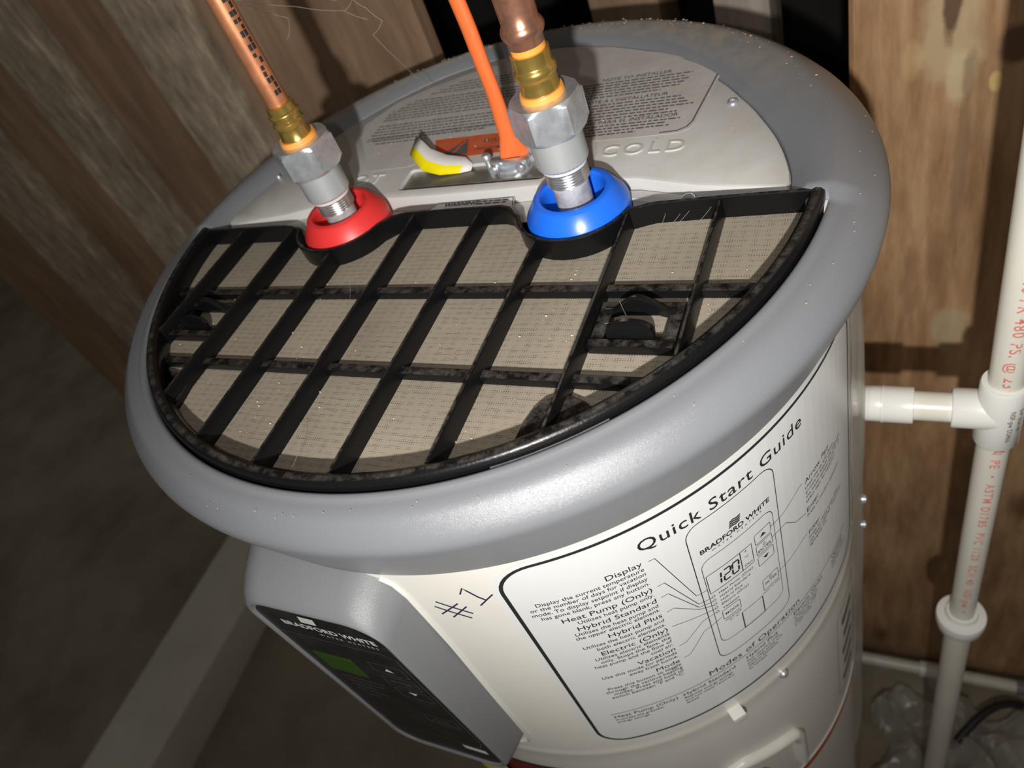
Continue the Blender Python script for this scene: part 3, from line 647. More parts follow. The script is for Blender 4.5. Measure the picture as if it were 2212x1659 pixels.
# coloured bands and labels low on the jacket
bm = BM(); lathe(bm, [(RB+0.0002, -0.7000), (RB+0.0006, -0.6995), (RB+0.0006, -0.6845), (RB+0.0002, -0.6840)], seg=200, caps=False); obj('red_band', bm, 'redband', WH, None, False)
bm = BM(); lathe(bm, [(RB+0.0002, -0.6838), (RB+0.0012, -0.6830), (RB+0.0012, -0.6790), (RB+0.0002, -0.6780)], seg=200, caps=False); obj('seam_band', bm, 'white', WH, 60)
sh = sheet(RL, [((-112-A0)/DPM, -0.462), ((-78.5-A0)/DPM, -0.450), ((-78.5-A0)/DPM, -0.64), ((-112-A0)/DPM, -0.64)], nm='warning_label', mat='redlabel'); tag(sh, 'dark red label below the display')
bm = BM(); put2d(bm, line2d([P(-112, -0.4625), P(-79.2, -0.4508), P(-79.2, -0.52)], 0.006), wr); obj('print', bm, 'ink', sh, None, False)
# plug, screw and moulded handle below the guide label
a = rad(-45.3); nrm = Vector((math.cos(a), math.sin(a), 0)); tn = Vector((-nrm.y, nrm.x, 0))
bm = BM(); b2 = BM(); box(b2, -0.0065, 0.0065, -0.010, 0.0045, -0.0055, 0.0055, 0.0018)
merge(bm, b2, Matrix.Translation(nrm*RB+Vector((0, 0, -0.4035))) @ Matrix(((tn.x, -nrm.x, 0, 0), (tn.y, -nrm.y, 0, 0), (0, 0, 1, 0), (0, 0, 0, 1))))
tag(obj('plug', bm, 'paper', WH), 'small cream plastic plug')
def side_screw(az, zz, rr, r=0.004, parent=WH):
    b2 = BM(); lathe(b2, [(r*1.25, -0.001), (r*1.25, 0.0008), (r, 0.0010), (r*0.95, 0.0030), (r*0.5, 0.0042), (0.0002, 0.0044)], seg=12)
    q = Vector((math.cos(rad(az)), math.sin(rad(az)), 0)).to_track_quat('Z', 'Y').to_matrix().to_4x4()
    bm = BM(); merge(bm, b2, Matrix.Translation(cyl(rr, az, zz)) @ q); return obj('screw', bm, 'zinc', parent, 50)
side_screw(-33.9, -0.4045, RB+0.0008)
rim = [P(-51.5, -0.66), P(-51.5, -0.545), P(-49.5, -0.533), P(-46.5, -0.530), P(-36.5, -0.549), P(-33.9, -0.556), P(-32.7, -0.570), P(-32.5, -0.66)]
bm = BM()
fr = [Vector(wr(*p)) for p in rim]
pts = []
for i in range(len(rim)-1):
    for k in range(6):
        t = k/6; x = rim[i][0]*(1-t)+rim[i+1][0]*t; y = rim[i][1]*(1-t)+rim[i+1][1]*t; pts.append(Vector(wrap(A0+x*DPM, y, RB+0.002)))
tube(bm, pts, 0.0065, 12); obj('hatch_rim', bm, 'white', WH, 60)
HP = sheet(RL, [rim[0], rim[1], rim[2], rim[3], rim[4], rim[5], rim[6], rim[7]], nm='hatch_cover', mat='white')
bm = BM(); tube(bm, [Vector(wrap(-43.5+1.5*math.sin(k), -0.585-0.012*k, RB+0.001)) for k in range(4)], 0.004, 8); obj('slot_shade', bm, 'dark', WH, 60)  # near-black tube paints the shade of the hatch opening

# ---- control display
CB = bpy.data.objects.new('control_panel', None)
def loft(bm, loops, cap0=False, cap1=True, mi=0):
    V = quadstrip(bm, loops, closed_v=True, mi=mi)
    if cap1: bm.faces.new(V[-1]).material_index = mi
    if cap0: bm.faces.new(V[0]).material_index = mi
def rr3(x0, x1, z0, z1, r, y, n=7): return [(x, y, z) for x, z in rrect(x0, x1, z0, z1, r, n)]
bm = BM()
loft(bm, [rr3(-0.0980, 0.0370, -0.3760, -0.0740, 0.030, -0.2350), rr3(-0.0950, 0.0350, -0.3740, -0.0760, 0.030, -0.2660), rr3(-0.0900, 0.0345, -0.3700, -0.0795, 0.030, -0.2820), rr3(-0.0850, 0.0338, -0.3650, -0.0840, 0.028, -0.2930), rr3(-0.0815, 0.0332, -0.3610, -0.0885, 0.026, -0.2980), rr3(-0.0790, 0.0325, -0.3590, -0.0905, 0.024, -0.2992), rr3(-0.0770, 0.0305, -0.3570, -0.0925, 0.022, -0.2990), rr3(-0.0755, 0.0285, -0.3550, -0.0950, 0.020, -0.2968)])
BZ = obj('control_bezel', bm, 'bezel', WH, 50); tag(BZ, 'grey bezel round the display')
YS = -0.2974
bm = BM(); loft(bm, [rr3(-0.0752, 0.0282, -0.3547, -0.0953, 0.020, -0.2960), rr3(-0.0752, 0.0282, -0.3547, -0.0953, 0.020, YS)]); SCN = obj('display', bm, 'screen', BZ, 50); tag(SCN, 'black display face')
def fr_(x, z, d=0.0003): return (x, YS-d, z)
bm = BM()
put2d(bm, text2d('BRADFORD WHITE', 0.0090, 'RIGHT', 1.0, 0.03), lambda x, y: fr_(0.0205+x, -0.1205+y))
put2d(bm, text2d('WATER HEATERS', 0.0040, 'RIGHT', 1.0, 0.0, 0.0, 1.7), lambda x, y: fr_(0.0180+x, -0.1275+y))
obj('print', bm, 'whiteink', BZ, None, False)
for nm, pts in (('logo_mark', [(-0.0360, -0.1105), (-0.0230, -0.1105), (-0.0205, -0.1010), (-0.0335, -0.1010)]), ('white_bar', [(-0.0020, -0.3300), (0.0200, -0.3300), (0.0200, -0.3210), (-0.0020, -0.3210)]),
                ('arrow_mark', [(0.0000, -0.1700), (0.0075, -0.1700), (0.00375, -0.1645)]), ('arrow_mark', [(0.0010, -0.2070), (0.0085, -0.2070), (0.00475, -0.2125)])):
    bm = BM(); put2d(bm, (pts, [tuple(range(len(pts)))]), fr_); obj(nm, bm, 'whiteink', BZ, None, False)
bm = BM()
for a in ((-0.0100, 0.0180, -0.1755, -0.1590), (-0.0100, 0.0180, -0.1975, -0.1810), (-0.0095, 0.0185, -0.2195, -0.2030), (-0.0100, 0.0180, -0.2730, -0.2560)): put2d(bm, line2d(rrect(*a, 0.002, 2), 0.0006, True), fr_)
put2d(bm, line2d([(-0.0730, -0.1370), (-0.01, -0.1370), (0.016, -0.1350), (0.0235, -0.1410), (0.0240, -0.30), (0.018, -0.3150), (-0.05, -0.3150)], 0.0007), fr_)
put2d(bm, text2d('ENTER', 0.0060, 'CENTER'), lambda x, y: fr_(0.004+x, -0.1915+y)); put2d(bm, text2d('FILTER', 0.0055, 'CENTER'), lambda x, y: fr_(0.004+x, -0.2660+y)); put2d(bm, text2d('HOLD TO RESET', 0.0036, 'CENTER'), lambda x, y: fr_(0.004+x, -0.2715+y))
for i, s in enumerate(('Heat Pump (Only)', 'Hybrid Standard', 'Hybrid Plus', 'Electric (Only)', 'Vacation')): put2d(bm, text2d(s, 0.0052), lambda x, y: fr_(-0.0600+x, -0.2100-i*0.0085+y))
obj('print', bm, 'greyink', BZ, None, False)
bm = BM(); loft(bm, [rr3(-0.0640, -0.0290, -0.1990, -0.1680, 0.001, YS+0.0003, 2), rr3(-0.0640, -0.0290, -0.1990, -0.1680, 0.001, YS-0.0003, 2)]); tag(obj('readout_window', bm, 'green', BZ, 50), 'green readout window')
# white trim line where the bezel meets the jacket
bm = BM(); tube(bm, [cyl(RB+0.0004, az+0.25, zz) for az, zz in ((-84.7, -0.0830), (-83.4, -0.0900), (-82.7, -0.1060), (-82.4, -0.1740), (-82.6, -0.2300), (-82.8, -0.2800), (-82.9, -0.3640), (-83.8, -0.3740), (-86, -0.3800), (-92, -0.3820))], 0.0016, 8); obj('bezel_gasket', bm, 'white', WH, 60)
bm = BM(); sheet_pts = [(-0.062, -0.285), (-0.028, -0.2785)]
rows = [[(-0.062+0.034*i/6, -0.2745-0.002*math.sin(i), z) for i in range(7)] for z in (-0.372, -0.44, -0.52, -0.60)]
quadstrip(bm, rows); yt = obj('energy_tag', bm, 'yellowlabel', WH, 40); tag(yt, 'yellow paper tag under the display')
yt.modifiers.new('s', 'SOLIDIFY').thickness = 0.0006

# ---- clear wrapping film standing off the right-hand side
bm = BM(); rows = []
for k in range(31):
    a = -3+k*1.6
    off = 0.0015+0.0078*min(1, k/4)*(0.9+0.1*math.sin(k*1.7))
    rows.append([cyl(RB+off*(0.35+0.65*min(1, i/2))+0.0008*math.sin(i*1.1+k*0.6), a, -0.078-0.9*i/24) for i in range(25)])
quadstrip(bm, rows); fl = obj('clear_film', bm, 'film', WH, 60); tag(fl, 'clear plastic film standing off the side')
for zz in (-0.382, -0.427): side_screw(4.6, zz, RB+0.0080, 0.0045)

# ================================================================== AIR FILTER
AF = thing('air_filter', 'black plastic gridded air filter with dusty cloth, set in the cap', 'air filter', (0, -0.12, -0.0195))
RA = 0.2552
a_s = math.degrees(math.asin(-0.0185/RA))
arcp = [(RA*math.cos(rad(a)), RA*math.sin(rad(a))) for a in [a_s-(180+2*a_s)*k/96 for k in range(97)]]   # right corner, round the front, to the left corner
def notch(cx, lx, ly, rx, ry):
    R_ = 0.0415; out = [(lx, ly)]
    for k in range(15):
        a = 198+(342-198)*k/14; out.append((cx+R_*math.cos(rad(a)), PY+R_*math.sin(rad(a))))
    out.append((rx, ry)); return out
edge = [(-0.2545, -0.0200), (-0.200, -0.0205), (-0.1600, -0.0208)]+notch(HX, -0.1500, -0.0225, -0.0500, -0.0165)+[(-0.040, -0.0140), (0, -0.0132), (0.042, -0.0130)]+notch(CX, 0.0500, -0.0160, 0.1480, -0.0235)+[(0.156, -0.0208), (0.20, -0.0185), (0.2545, -0.0170)]
ZM = -0.0150
bm = BM()
pr = [(0.0048, -0.0190), (0.0048, -0.0030), (0.0040, 0.0003), (0.0020, 0.0020), (-0.0010, 0.0022), (-0.0036, 0.0008), (-0.0046, -0.0020), (-0.0046, -0.0150), (-0.0030, -0.0190)]
sweep2d(bm, arcp, [(o, z) for o, z in pr]); obj('rim', bm, 'black', AF, 50)
bm = BM(); sweep2d(bm, edge, [(-0.0014, -0.0190), (0.0014, -0.0190), (0.0014, 0.0000), (0.0008, 0.0006), (-0.0008, 0.0006), (-0.0014, 0.0000)]); obj('back_wall', bm, 'black', AF, 40)
bm = BM(); poly = [(x*0.997, y*0.997) for x, y in arcp[::-1]]+edge[::-1]; prism(bm, poly, ZM-0.0012, ZM); obj('filter_cloth', bm, 'cloth', AF, None)
def edge_y(x):
    ys = []
    for (ax, ay), (bx, by) in zip(edge, edge[1:]):
        if (ax-x)*(bx-x) <= 0 and abs(ax-bx) > 1e-9: ys.append(ay+(x-ax)/(bx-ax)*(by-ay))
    return min(ys)
for k in range(8):
    x = -0.2065+k*0.0578; y1 = edge_y(x); y0 = -math.sqrt(0.2535**2-x*x)
    bm = BM(); w = 0.0012
    rows = []
    for y in (y0, y1): rows.append([(x-w*1.5, y, ZM-0.0005), (x-w, y, -0.0014), (x-w*0.6, y, -0.0006), (x+w*0.6, y, -0.0006), (x+w, y, -0.0014), (x+w*1.5, y, ZM-0.0005)])
    V = quadstrip(bm, rows, closed_v=True); bm.faces.new(V[0]); bm.faces.new(V[1]); obj('rib', bm, 'black', AF, 30)
def bar(x0, x1, y, w=0.0064, zt=-0.0092):
    bm = BM(); box(bm, x0, x1, y-w/2, y+w/2, ZM-0.0005, zt, 0.0007); obj('crossbar', bm, 'black', AF, 30)
for y in (-0.0910, -0.1645):
    x = math.sqrt(0.252**2-y*y); bar(-x, x, y)
def latch(x0, x1, yb, yf):
    zt = -0.0085
    LA = BM()
    box(LA, x0, x1, yf-0.004, yf+0.002, ZM-0.0005, zt, 0.0006)
    box(LA, x0, x0+0.008, yf+0.002, yb, ZM-0.0005, zt-0.0015, 0.0005); box(LA, x1-0.008, x1, yf+0.002, yb, ZM-0.0005, zt-0.0015, 0.0005)
    box(LA, x0, x1, yb-0.0015, yb+0.0045, ZM-0.0005, zt-0.001, 0.0006)
    box(LA, x0+0.0085, x1-0.0085, yf+0.0022, yf+0.0105, ZM-0.0005, zt-0.004, 0.0005)
    o = obj('latch', LA, 'black', AF, 30)
    bm = BM(); n = 20; rows = []
    for i in range(n+1):
        t = i/n; x = x0+0.004+(x1-x0-0.008)*t; h = 0.0100*max(0, math.cos((t-0.5)*PI*1.30))**1.25 if abs(t-0.5) < 0.384 else 0
        y = yb-0.0035
        rows.append([(x, y-0.0022, zt-0.004+h*0.45), (x, y+0.0022, zt-0.004+h*0.45), (x, y+0.0022, zt+h), (x, y+0.001, zt+0.0008+h), (x, y-0.001, zt+0.0008+h), (x, y-0.0022, zt+h)])
    V = quadstrip(bm, rows, closed_v=True); bm.faces.new(V[0]); bm.faces.new(V[-1]); obj('arch', bm, 'blackclean', o, 40)
    bm = BM(); cx = (x0+x1)/2-0.001; w = 0.0138; pts = [(cx-w, zt-0.003), (cx+w, zt-0.003)]+[(cx+w*math.cos(rad(a)), zt+0.0022+0.0080*math.sin(rad(a))) for a in range(0, 181, 12)]
    fa = [bm.verts.new((x, yf+0.004+0.18*(z-zt), z)) for x, z in pts]; fb = [bm.verts.new((x*1.0, yf+0.0062+0.18*(z-zt), z)) for x, z in pts]
    bm.faces.new(fa); bm.faces.new(fb[::-1])
    for i in range(len(pts)): j = (i+1) % len(pts); bm.faces.new((fa[i], fb[i], fb[j], fa[j]))
    obj('finger_tab', bm, 'blackclean', o, 40)
latch(0.1425, 0.1925, -0.1075, -0.1365)
latch(-0.2060, -0.1560, -0.1075, -0.1365)
for poly in ([(0.121, -0.2205), (0.1225, -0.200), (0.1255, -0.188), (0.1300, -0.1805), (0.1350, -0.1778), (0.1450, -0.1770), (0.1530, -0.1800), (0.1600, -0.1850), (0.1685, -0.1880)],
             [(-0.1935, -0.1640), (-0.1930, -0.1760), (-0.1740, -0.1750), (-0.1530, -0.1800), (-0.1470, -0.1850), (-0.1450, -0.1950), (-0.1430, -0.2080), (-0.170, -0.1880)]):
    bm = BM(); prism(bm, poly, ZM-0.0005, -0.0100); obj('gusset', bm, 'black', AF, 30)
bm = BM(); sweep2d(bm, [(0.2595*math.cos(rad(a)), 0.2595*math.sin(rad(a))) for a in (-63, -60, -57, -54, -51, -48.5)], [(-0.0010, -0.0090), (0.0008, -0.0090), (0.0008, -0.0040), (-0.0010, -0.0045)]); tag(obj('release_tab', bm, 'bezel', AF), 'grey release tab on the rim')

# ================================================================== PIPES ON TOP
def hexnut(bm, cx, z0, z1, r, rot):
    seg = 6
    for prof in ([(r*0.86, z0), (r, z0+0.0022), (r, z1-0.0022), (r*0.86, z1)],):
        rows = []
        for k in range(seg*8):
            a = 360*k/(seg*8)
            t = ((a+30) % 60)-30; hexr = r*math.cos(rad(30))/math.cos(rad(t))
            cr = r*0.925
            row = []
            for rr_, z in ((min(hexr, cr*0.965), z0), (min(hexr, cr*1.0), z0+0.0010), (hexr, z0+0.0032), (hexr, z1-0.0032), (min(hexr, cr*1.0), z1-0.0010), (min(hexr, cr*0.965), z1)):
                row.append((cx+rr_*math.cos(rad(a+rot)), PY+rr_*math.sin(rad(a+rot)), z))
            rows.append(row)
        V = quadstrip(bm, rows, closed_u=True); bm.faces.new([r_[0] for r_ in V]); bm.faces.new([r_[-1] for r_ in V])
def knurl_bm(cx, z0, z1, r, seg=72, n=16):
    bm = BM(); rows = []
    for k in range(seg):
        row = []
        for i in range(n+1):
            rr = r+(0.00050 if (k+i) % 2 else -0.00035)
            if i in (0, n): rr = r-0.0006
            z = z0+(z1-z0)*i/n; a = 2*PI*k/seg+0.0*i
            row.append((cx+rr*math.cos(a), PY+rr*math.sin(a), z))
        rows.append(row)
    V = quadstrip(bm, rows, closed_u=True); bm.faces.new([r_[0] for r_ in V]); bm.faces.new([r_[-1] for r_ in V]); return bm
def supply(cx, name, label, rot, d):
    T_ = thing(name, label, 'pipe', (cx, PY, 0.012))
    bm = BM(); lathe(bm, [(0.0128, 0.0190+d)]+[(0.0148-0.0005*(i % 2), 0.0200+d+i*0.0010) for i in range(11)]+[(0.0148, 0.0310+d)], (cx, PY), 40); obj('threaded_sleeve', bm, 'galv', T_, 30)
    bm = BM(); lathe(bm, [(0.0153, 0.0305+d), (0.0153, 0.0340+d)], (cx, PY), 40); tag(obj('seal_ring', bm, 'paper', T_, 40), 'white seal ring')
    obj('knurled_sleeve', knurl_bm(cx, 0.0332+d, 0.0570+d, 0.0172), 'knurl', T_, 20)
    bm = BM(); hexnut(bm, cx, 0.0560+d, 0.0800+d, 0.0244, rot); obj('union_nut', bm, 'zinc', T_, 25)
    bm = BM(); lathe(bm, [(0.0142, 0.0790+d), (0.0142, 0.0822+d), (0.0136, 0.0838+d), (0.0120, 0.0838+d)], (cx, PY), 40); obj('washer', bm, 'washer', T_, 40)
    return T_
cold = supply(CX, 'cold_water_pipe', 'cold water pipe rising from the blue collar, brass coupling under a wide dull copper fitting', -66, 0.0)
bm = BM(); lathe(bm, [(0.0124, 0.0830), (0.0122, 0.0855), (0.0119, 0.0885), (0.0118, 0.0915), (0.0121, 0.0928), (0.0129, 0.0936), (0.0134, 0.0952), (0.0134, 0.0970), (0.0129, 0.0986), (0.0120, 0.0994), (0.0118, 0.1004), (0.0120, 0.1070), (0.0120, 0.1082), (0.0105, 0.1086)], (CX, PY), 48); obj('brass_coupling', bm, 'brass', cold, 45)
bm = BM(); lathe(bm, [(0.0106, 0.1075), (0.0106, 0.1125), (0.0090, 0.1130)], (CX, PY), 40); tag(obj('seal_ring', bm, 'washer', cold, 45), 'orange seal ring')
bm = BM(); lathe(bm, [(0.0098, 0.1110), (0.0106, 0.1118), (0.0108, 0.1160), (0.0120, 0.1174), (0.0132, 0.1196), (0.0133, 0.1216), (0.0124, 0.1240), (0.0112, 0.1256), (0.0113, 0.1330), (0.0118, 0.1500), (0.0118, 0.1900), (0.0113, 0.2000), (0.0113, 0.5200)], (CX, PY), 48); obj('copper_fitting', bm, 'oldcopper', cold, 45)
hot = supply(HX, 'hot_water_pipe', 'thin bright copper hot water pipe rising from the red collar', -66, -0.0085)
bm = BM(); lathe(bm, [(0.0122, 0.0748), (0.0112, 0.0773), (0.0107, 0.0818), (0.0107, 0.0848), (0.0117, 0.0858), (0.0122, 0.0870), (0.0116, 0.0882), (0.0107, 0.0890), (0.0107, 0.0918), (0.0117, 0.0926), (0.0119, 0.0938), (0.0112, 0.0948), (0.0104, 0.0954), (0.0103, 0.1003), (0.0084, 0.1010)], (HX, PY), 48); obj('brass_coupling', bm, 'brass', hot, 45)
bm = BM(); lathe(bm, [(0.0080, 0.0920), (0.0080, 0.5200)], (HX, PY), 40); cp = obj('copper_tube', bm, 'copper', hot, 45)
bm = BM(); rn = random.Random(5)
for i in range(30):
    z0 = 0.1080+i*0.0046; h = rn.uniform(0.0026, 0.0042)
    for j in range(2):
        if rn.random() < 0.22: continue
        a0 = -36+j*21+rn.uniform(-2, 2); quadstrip(bm, [[(HX+0.00815*math.cos(rad(a)), PY+0.00815*math.sin(rad(a)), z) for a in (a0, a0+8, a0+17)] for z in (z0, z0+h)])
obj('print', bm, 'ink', cp, None, False)
# orange cable and its clamp
oc = BM(); path = [(0.0275, 0.0545, -0.002), (0.0275, 0.0545, 0.012), (0.0278, 0.0548, 0.030), (0.0283, 0.0550, 0.052), (0.0272, 0.0552, 0.075), (0.0268, 0.0553, 0.100), (0.0250, 0.0555, 0.125), (0.0215, 0.056, 0.160), (0.017, 0.058, 0.22), (0.012, 0.06, 0.34)]
sm = []
for i in range(len(path)-1):
    for k in range(5): sm.append(Vector(path[i]).lerp(Vector(path[i+1]), k/5))
sm.append(Vector(path[-1])); sm = [sm[0]]+[(sm[i-1]+sm[i]+sm[i+1])/3 for i in range(1, len(sm)-1)]+[sm[-1]]
rows = []
for i, p in enumerate(sm):
    fl_ = max(0.0, 1-(p.z+0.002)/0.020); a = 0.0064+0.0056*fl_; b = 0.0048-0.0014*fl_; tw = 0.55-0.9*min(1, max(0, p.z)/0.05)
    rows.append([(p.x+a*math.cos(t)*math.cos(tw)-b*math.sin(t)*math.sin(tw), p.y+a*math.cos(t)*math.sin(tw)+b*math.sin(t)*math.cos(tw), p.z) for t in [2*PI*k/18 for k in range(18)]])
V = quadstrip(oc, rows, closed_v=True); oc.faces.new(V[0]); oc.faces.new(V[-1])
tag(obj('power_cable', oc, 'orange', None, 60), 'orange power cable hanging down into the clamp between the two pipes', 'cable')
cl = thing('cable_clamp', 'shiny zinc cable clamp gripping the orange cable on the cover plate', 'clamp', (0.027, 0.048, -0.0085))
bm = BM(); lathe(bm, [(0.0155, -0.0085), (0.0155, -0.0055), (0.0135, -0.0050), (0.0135, -0.0020), (0.0100, -0.0018)], (0.0275, 0.0500), 32); obj('body', bm, 'zinc', cl, 40)
bm = BM(); box(bm, 0.0120, 0.0440, 0.0395, 0.0445, -0.0050, 0.0030, 0.0015); obj('saddle', bm, 'zinc', cl, 40)
bm = BM(); box(bm, 0.0120, 0.0440, 0.0600, 0.0650, -0.0050, 0.0030, 0.0015); obj('saddle', bm, 'zinc', cl, 40)
for x in (0.0165, 0.0395):
    b2 = BM(); lathe(b2, [(0.0022, -0.001), (0.0022, 0.003), (0.0036, 0.0032), (0.0036, 0.0050), (0.0025, 0.0062), (0.0002, 0.0064)], seg=16)
    bm = BM(); merge(bm, b2, Matrix.Translation((x, 0.0395, -0.0010)) @ Matrix.Rotation(rad(90), 4, 'X')); obj('screw', bm, 'zinc', cl, 40)
b2 = BM(); lathe(b2, [(0.0026, -0.001), (0.0026, 0.009), (0.0040, 0.0095), (0.0040, 0.0125), (0.0028, 0.0140), (0.0002, 0.0142)], seg=16)
bm = BM(); merge(bm, b2, Matrix.Translation((0.0060, 0.0490, -0.0085))); tag(obj('screw', bm, 'zinc', cl, 40), 'upright plate screw')

# ================================================================== CONDENSATE DRAIN
DX, DY, DZ = 0.3805, 0.0750, -0.3030
DR = thing('condensate_drain', 'white PVC drain pipe standing right of the heater with a tee at its side', 'drain pipe', (DX, DY, -1.55))
bm = BM(); tube(bm, [(DX+0.0013, DY, -0.285), (DX-0.010, DY, 0.28)], 0.0133, 32); up = obj('upper_pipe', bm, 'pvc', DR, 60)
bm = BM(); tube(bm, [(DX+0.0030, DY, -0.700), (DX, DY, -0.315)], 0.0133, 32); lo = obj('middle_pipe', bm, 'pvc', DR, 60)
bm = BM(); tube(bm, [(DX+0.012, DY, -1.55), (DX+0.003, DY, -0.700)], 0.0150, 32); obj('lower_pipe', bm, 'pvc', DR, 60)
bm = BM()
tube(bm, [(DX+0.0008, DY, -0.3405), (DX+0.0006, DY, -0.3385), (DX, DY, -0.2680), (DX, DY, -0.2660)], [0.0168, 0.0178, 0.0178, 0.0168], 32)
tube(bm, [(0.3445, DY, DZ), (0.3455, DY, DZ), (DX, DY, DZ)], [0.0168, 0.0178, 0.0178], 32)
te = obj('tee', bm, 'pvcfit', DR, 50)
bm = BM(); tube(bm, [(0.2640, DY, DZ), (0.3500, DY, DZ)], 0.0133, 28); obj('branch_pipe', bm, 'pvc', DR, 60)
bm = BM(); tube(bm, [(0.2730, DY, DZ), (0.2755, DY, DZ), (0.2890, DY, DZ), (0.2895, DY, DZ), (0.2915, DY, DZ), (0.2920, DY, DZ), (0.3150, DY, DZ), (0.3155, DY, DZ)], [0.0150, 0.0165, 0.0165, 0.0172, 0.0172, 0.0168, 0.0168, 0.0160], 32); obj('coupling', bm, 'pvcfit', DR, 50)
fb = BM(); lathe(fb, [(0.0140, -0.6800), (0.0165, -0.6800), (0.0168, -0.6860), (0.0180, -0.6880), (0.0262, -0.6890), (0.0268, -0.6910), (0.0268, -0.6990), (0.0255, -0.7000), (0.0255, -0.7110), (0.0245, -0.7130), (0.0180, -0.7160), (0.0168, -0.7260), (0.0150, -0.7265)], (DX+0.003, DY), 40); obj('union', fb, 'pvcfit', DR, 40)
def pipetext(bm, s, z0, az, size, r=0.0135, cx=DX, off=0.0, sp=1.0, bold=0.01):
    put2d(bm, text2d(s, size, 'LEFT', 1.0, bold, 0, sp), lambda x, y: (cx+off+r*math.cos(rad(az)+y/r), DY+r*math.sin(rad(az)+y/r), z0-x))
bm = BM(); pipetext(bm, 'SCH 40 PR 480 PSI @ 23°C', -0.1130, -99, 0.0120, 0.01365, DX-0.0012, 0, 1.18); obj('print', bm, 'redink', up, None, False)
bm = BM(); pipetext(bm, '1 PE  •  ASTM D1785  PVC 1120  SCH 40  NSF-pw  •', -0.3480, -99, 0.0110, 0.01385, DX+0.0012, 0, 1.28); obj('print', bm, 'redink', lo, None, False)
bm = BM(); put2d(bm, ([(0.0, 0.0), (0.006, -0.004), (0.006, 0.006)], [(0, 1, 2)]), lambda x, y: (DX+0.001+0.01385*math.cos(rad(-80)+y/0.01385), DY+0.01385*math.sin(rad(-80)+y/0.01385), -0.3410-x)); obj('print', bm, 'red', lo, None, False)
bm = BM(); pipetext(bm, 'NSF-pw D2466', -0.2860, -72, 0.0060, 0.0180, DX+0.0003, 0, 1.1); pipetext(bm, '3/4" SCH 40', -0.2860, -48, 0.0052, 0.0180, DX+0.0003, 0, 1.1); obj('print', bm, 'greyink', te, None, False)
# low pipe along the floor by the wall
LP = thing('floor_pipe', 'long white PVC pipe running level near the floor along the boards', 'pipe', (0.4, 0.335, -1.48))
bm = BM(); tube(bm, [(0.10, 0.335, -1.4800), (0.90, 0.335, -1.4800)], 0.0125, 24); obj('pipe', bm, 'pvc', LP, 60)
bm = BM(); tube(bm, [(0.373, 0.335, -1.48), (0.428, 0.335, -1.48)], 0.0165, 24); tube(bm, [(0.402, 0.335, -1.48), (0.402, 0.335, -1.515)], 0.0160, 24); obj('tee', bm, 'pvcfit', LP, 50)
bm = BM(); tube(bm, [(0.402, 0.335, -1.51), (0.402, 0.335, -1.552)], 0.0125, 24); obj('stub', bm, 'pvcfit', LP, 60)
bm = BM(); tube(bm, [(0.545, 0.335, -1.48), (0.60, 0.335, -1.48)], 0.0155, 24); obj('coupling', bm, 'bezel', LP, 50)
# crumpled sheet and hose on the floor
rn = random.Random(11); bm = BM(); n = 26; rows = []
for i in range(n+1):
    row = []
    for j in range(n+1):
        x = 0.305+0.28*i/n; y = -0.02+0.30*j/n
        h = 0.035+0.050*abs(math.sin(i*0.55+0.4*math.sin(j*0.3)))*math.exp(-((j-14)/12)**2)+0.02*math.sin(j*0.9+i*0.4)+rn.uniform(-0.006, 0.006)
        row.append((x+0.02*math.sin(j*0.5), y+0.02*math.sin(i*0.6), FZ+0.012+max(0.0, h)))
    rows.append(row)
quadstrip(bm, rows); tag(obj('plastic_sheet', bm, 'sheet', None, None), 'crumpled clear plastic sheet on the floor at the foot of the drain pipe', 'plastic sheet')
bm = BM(); tube(bm, [(0.43+0.02*k, 0.185+0.05*math.sin(k*0.35)+0.012*k, FZ+0.06+0.03*math.sin(k*0.5)) for k in range(14)], 0.008, 12)
tag(obj('hose', bm, 'hose', None, 60), 'black hose curving over the floor beside the plastic sheet', 'hose')

# ================================================================== DUST AND COBWEBS
rn = random.Random(21); bm = BM()
def fleck(x, y, z, r):
    vs = [bm.verts.new((x+r*a, y+r*b, z+r*c)) for a, b, c in ((1.3, 0, 0), (-1.0, 0.2, 0), (0, 0.9, 0.1), (0.1, -0.8, 0), (0, 0, 0.7), (0, 0, -0.3))]
    for f in ((0, 2, 4), (2, 1, 4), (1, 3, 4), (3, 0, 4), (2, 0, 5), (1, 2, 5), (3, 1, 5), (0, 3, 5)): bm.faces.new([vs[i] for i in f])
for i in range(230):                                                   # back of the cap ring
    a = rn.gauss(80, 28)
    if not 12 < a < 165: continue
    r = rn.uniform(0.2560, 0.2665); z = 0.0022
    fleck(*cyl(r, a, z), rn.choice((0.0004, 0.0005, 0.0007, 0.0010)))
for i in range(28):
    a = rn.uniform(-110, 15); fleck(*cyl(rn.uniform(0.268, 0.284), a, -0.0030), 0.0004)
for i in range(150):
    a = rn.uniform(5, 170); r = rn.uniform(0.08, 0.225)
    if r*math.sin(rad(a)) > 0.06: fleck(*cyl(r, a, -0.0050), rn.choice((0.0004, 0.0006, 0.0009)))
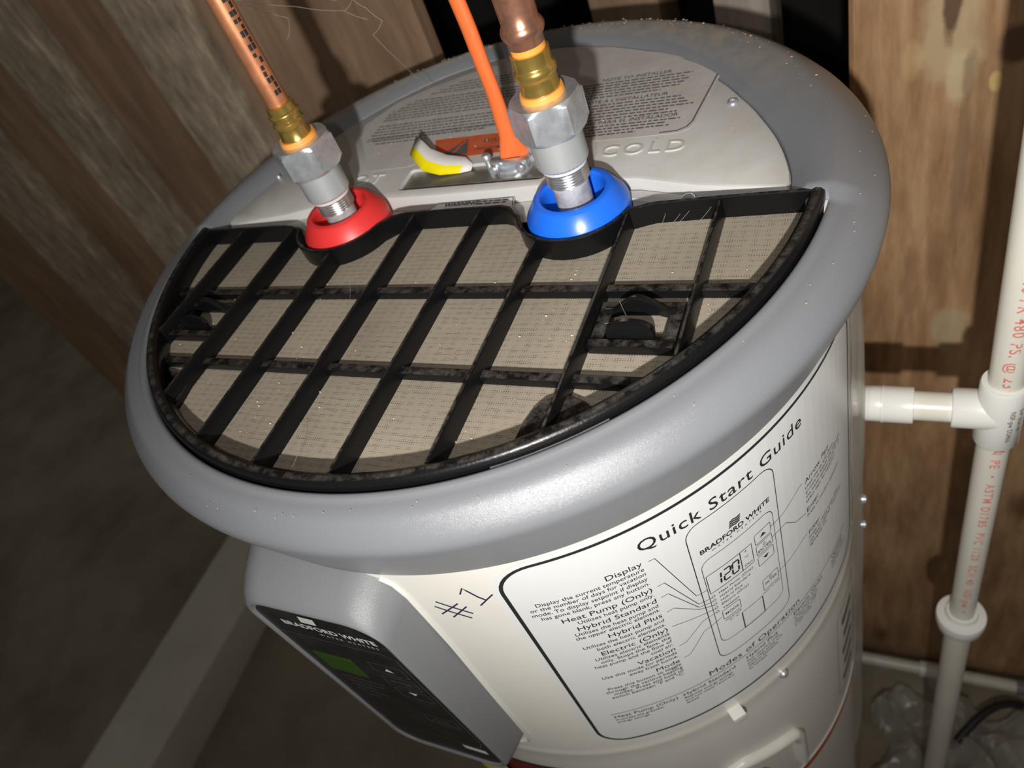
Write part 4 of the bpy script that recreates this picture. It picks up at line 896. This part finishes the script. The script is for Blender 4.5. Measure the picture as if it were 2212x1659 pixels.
for i in range(200):
    a = rn.uniform(185, 355); r = 0.245*math.sqrt(rn.random()); x, y, _ = cyl(r, a, 0)
    if y < -0.065: fleck(x, y, ZM+0.0004, rn.choice((0.0004, 0.0005, 0.0007, 0.0010)))
tag(obj('dust_flecks', bm, 'dust', None, None), 'pale dust and grit flecks scattered over the cap and filter cloth', 'dust', kind='stuff')
bm = BM()
def strand(pts, r=0.00016):
    P_ = []
    for i in range(len(pts)-1):
        for k in range(4): P_.append(Vector(pts[i]).lerp(Vector(pts[i+1]), k/4)+Vector((0, 0, -0.0012*math.sin(k*PI/4))))
    P_.append(Vector(pts[-1])); tube(bm, P_, r, 5)
for p in ([(-0.200, 0.10, 0.140), (-0.143, 0.1, 0.124), (-0.100, 0.1, 0.113), (-0.082, 0.1, 0.103)], [(-0.190, 0.1, 0.134), (-0.156, 0.1, 0.117), (-0.160, 0.1, 0.109), (-0.168, 0.1, 0.101)], [(-0.100, 0.1, 0.113), (-0.088, 0.1, 0.120), (-0.080, 0.1, 0.112), (-0.070, 0.1, 0.100), (-0.084, 0.1, 0.091), (-0.086, 0.12, 0.060), (-0.100, 0.17, 0.006)], [(-0.12, 0.1, 0.135), (-0.105, 0.1, 0.122), (-0.085, 0.1, 0.126)]): strand(p)
for p in ([(0.157, -0.1120, -0.0005), (0.1630, -0.1215, -0.0030), (0.1720, -0.1270, -0.0045)], [(0.163, -0.1215, -0.003), (0.1510, -0.1265, -0.0045)], [(0.165, -0.0185, -0.001), (0.1600, -0.026, -0.0140)], [(0.178, -0.0175, -0.001), (0.1680, -0.024, -0.0130)], [(0.184, -0.0175, -0.001), (0.1700, -0.026, -0.0140)], [(0.196, -0.0175, -0.001), (0.1840, -0.026, -0.0130)],
          [(-0.0150, -0.2180, 0.0), (-0.006, -0.2320, 0.0005), (0.0010, -0.2500, 0.002)], [(-0.055, -0.085, 0.0), (-0.040, -0.110, -0.0010)]): strand(p, 0.00008)
tag(obj('cobweb', bm, 'web', None, 60), 'thin cobweb strands hanging by the pipes and across the filter', 'cobweb', kind='stuff')
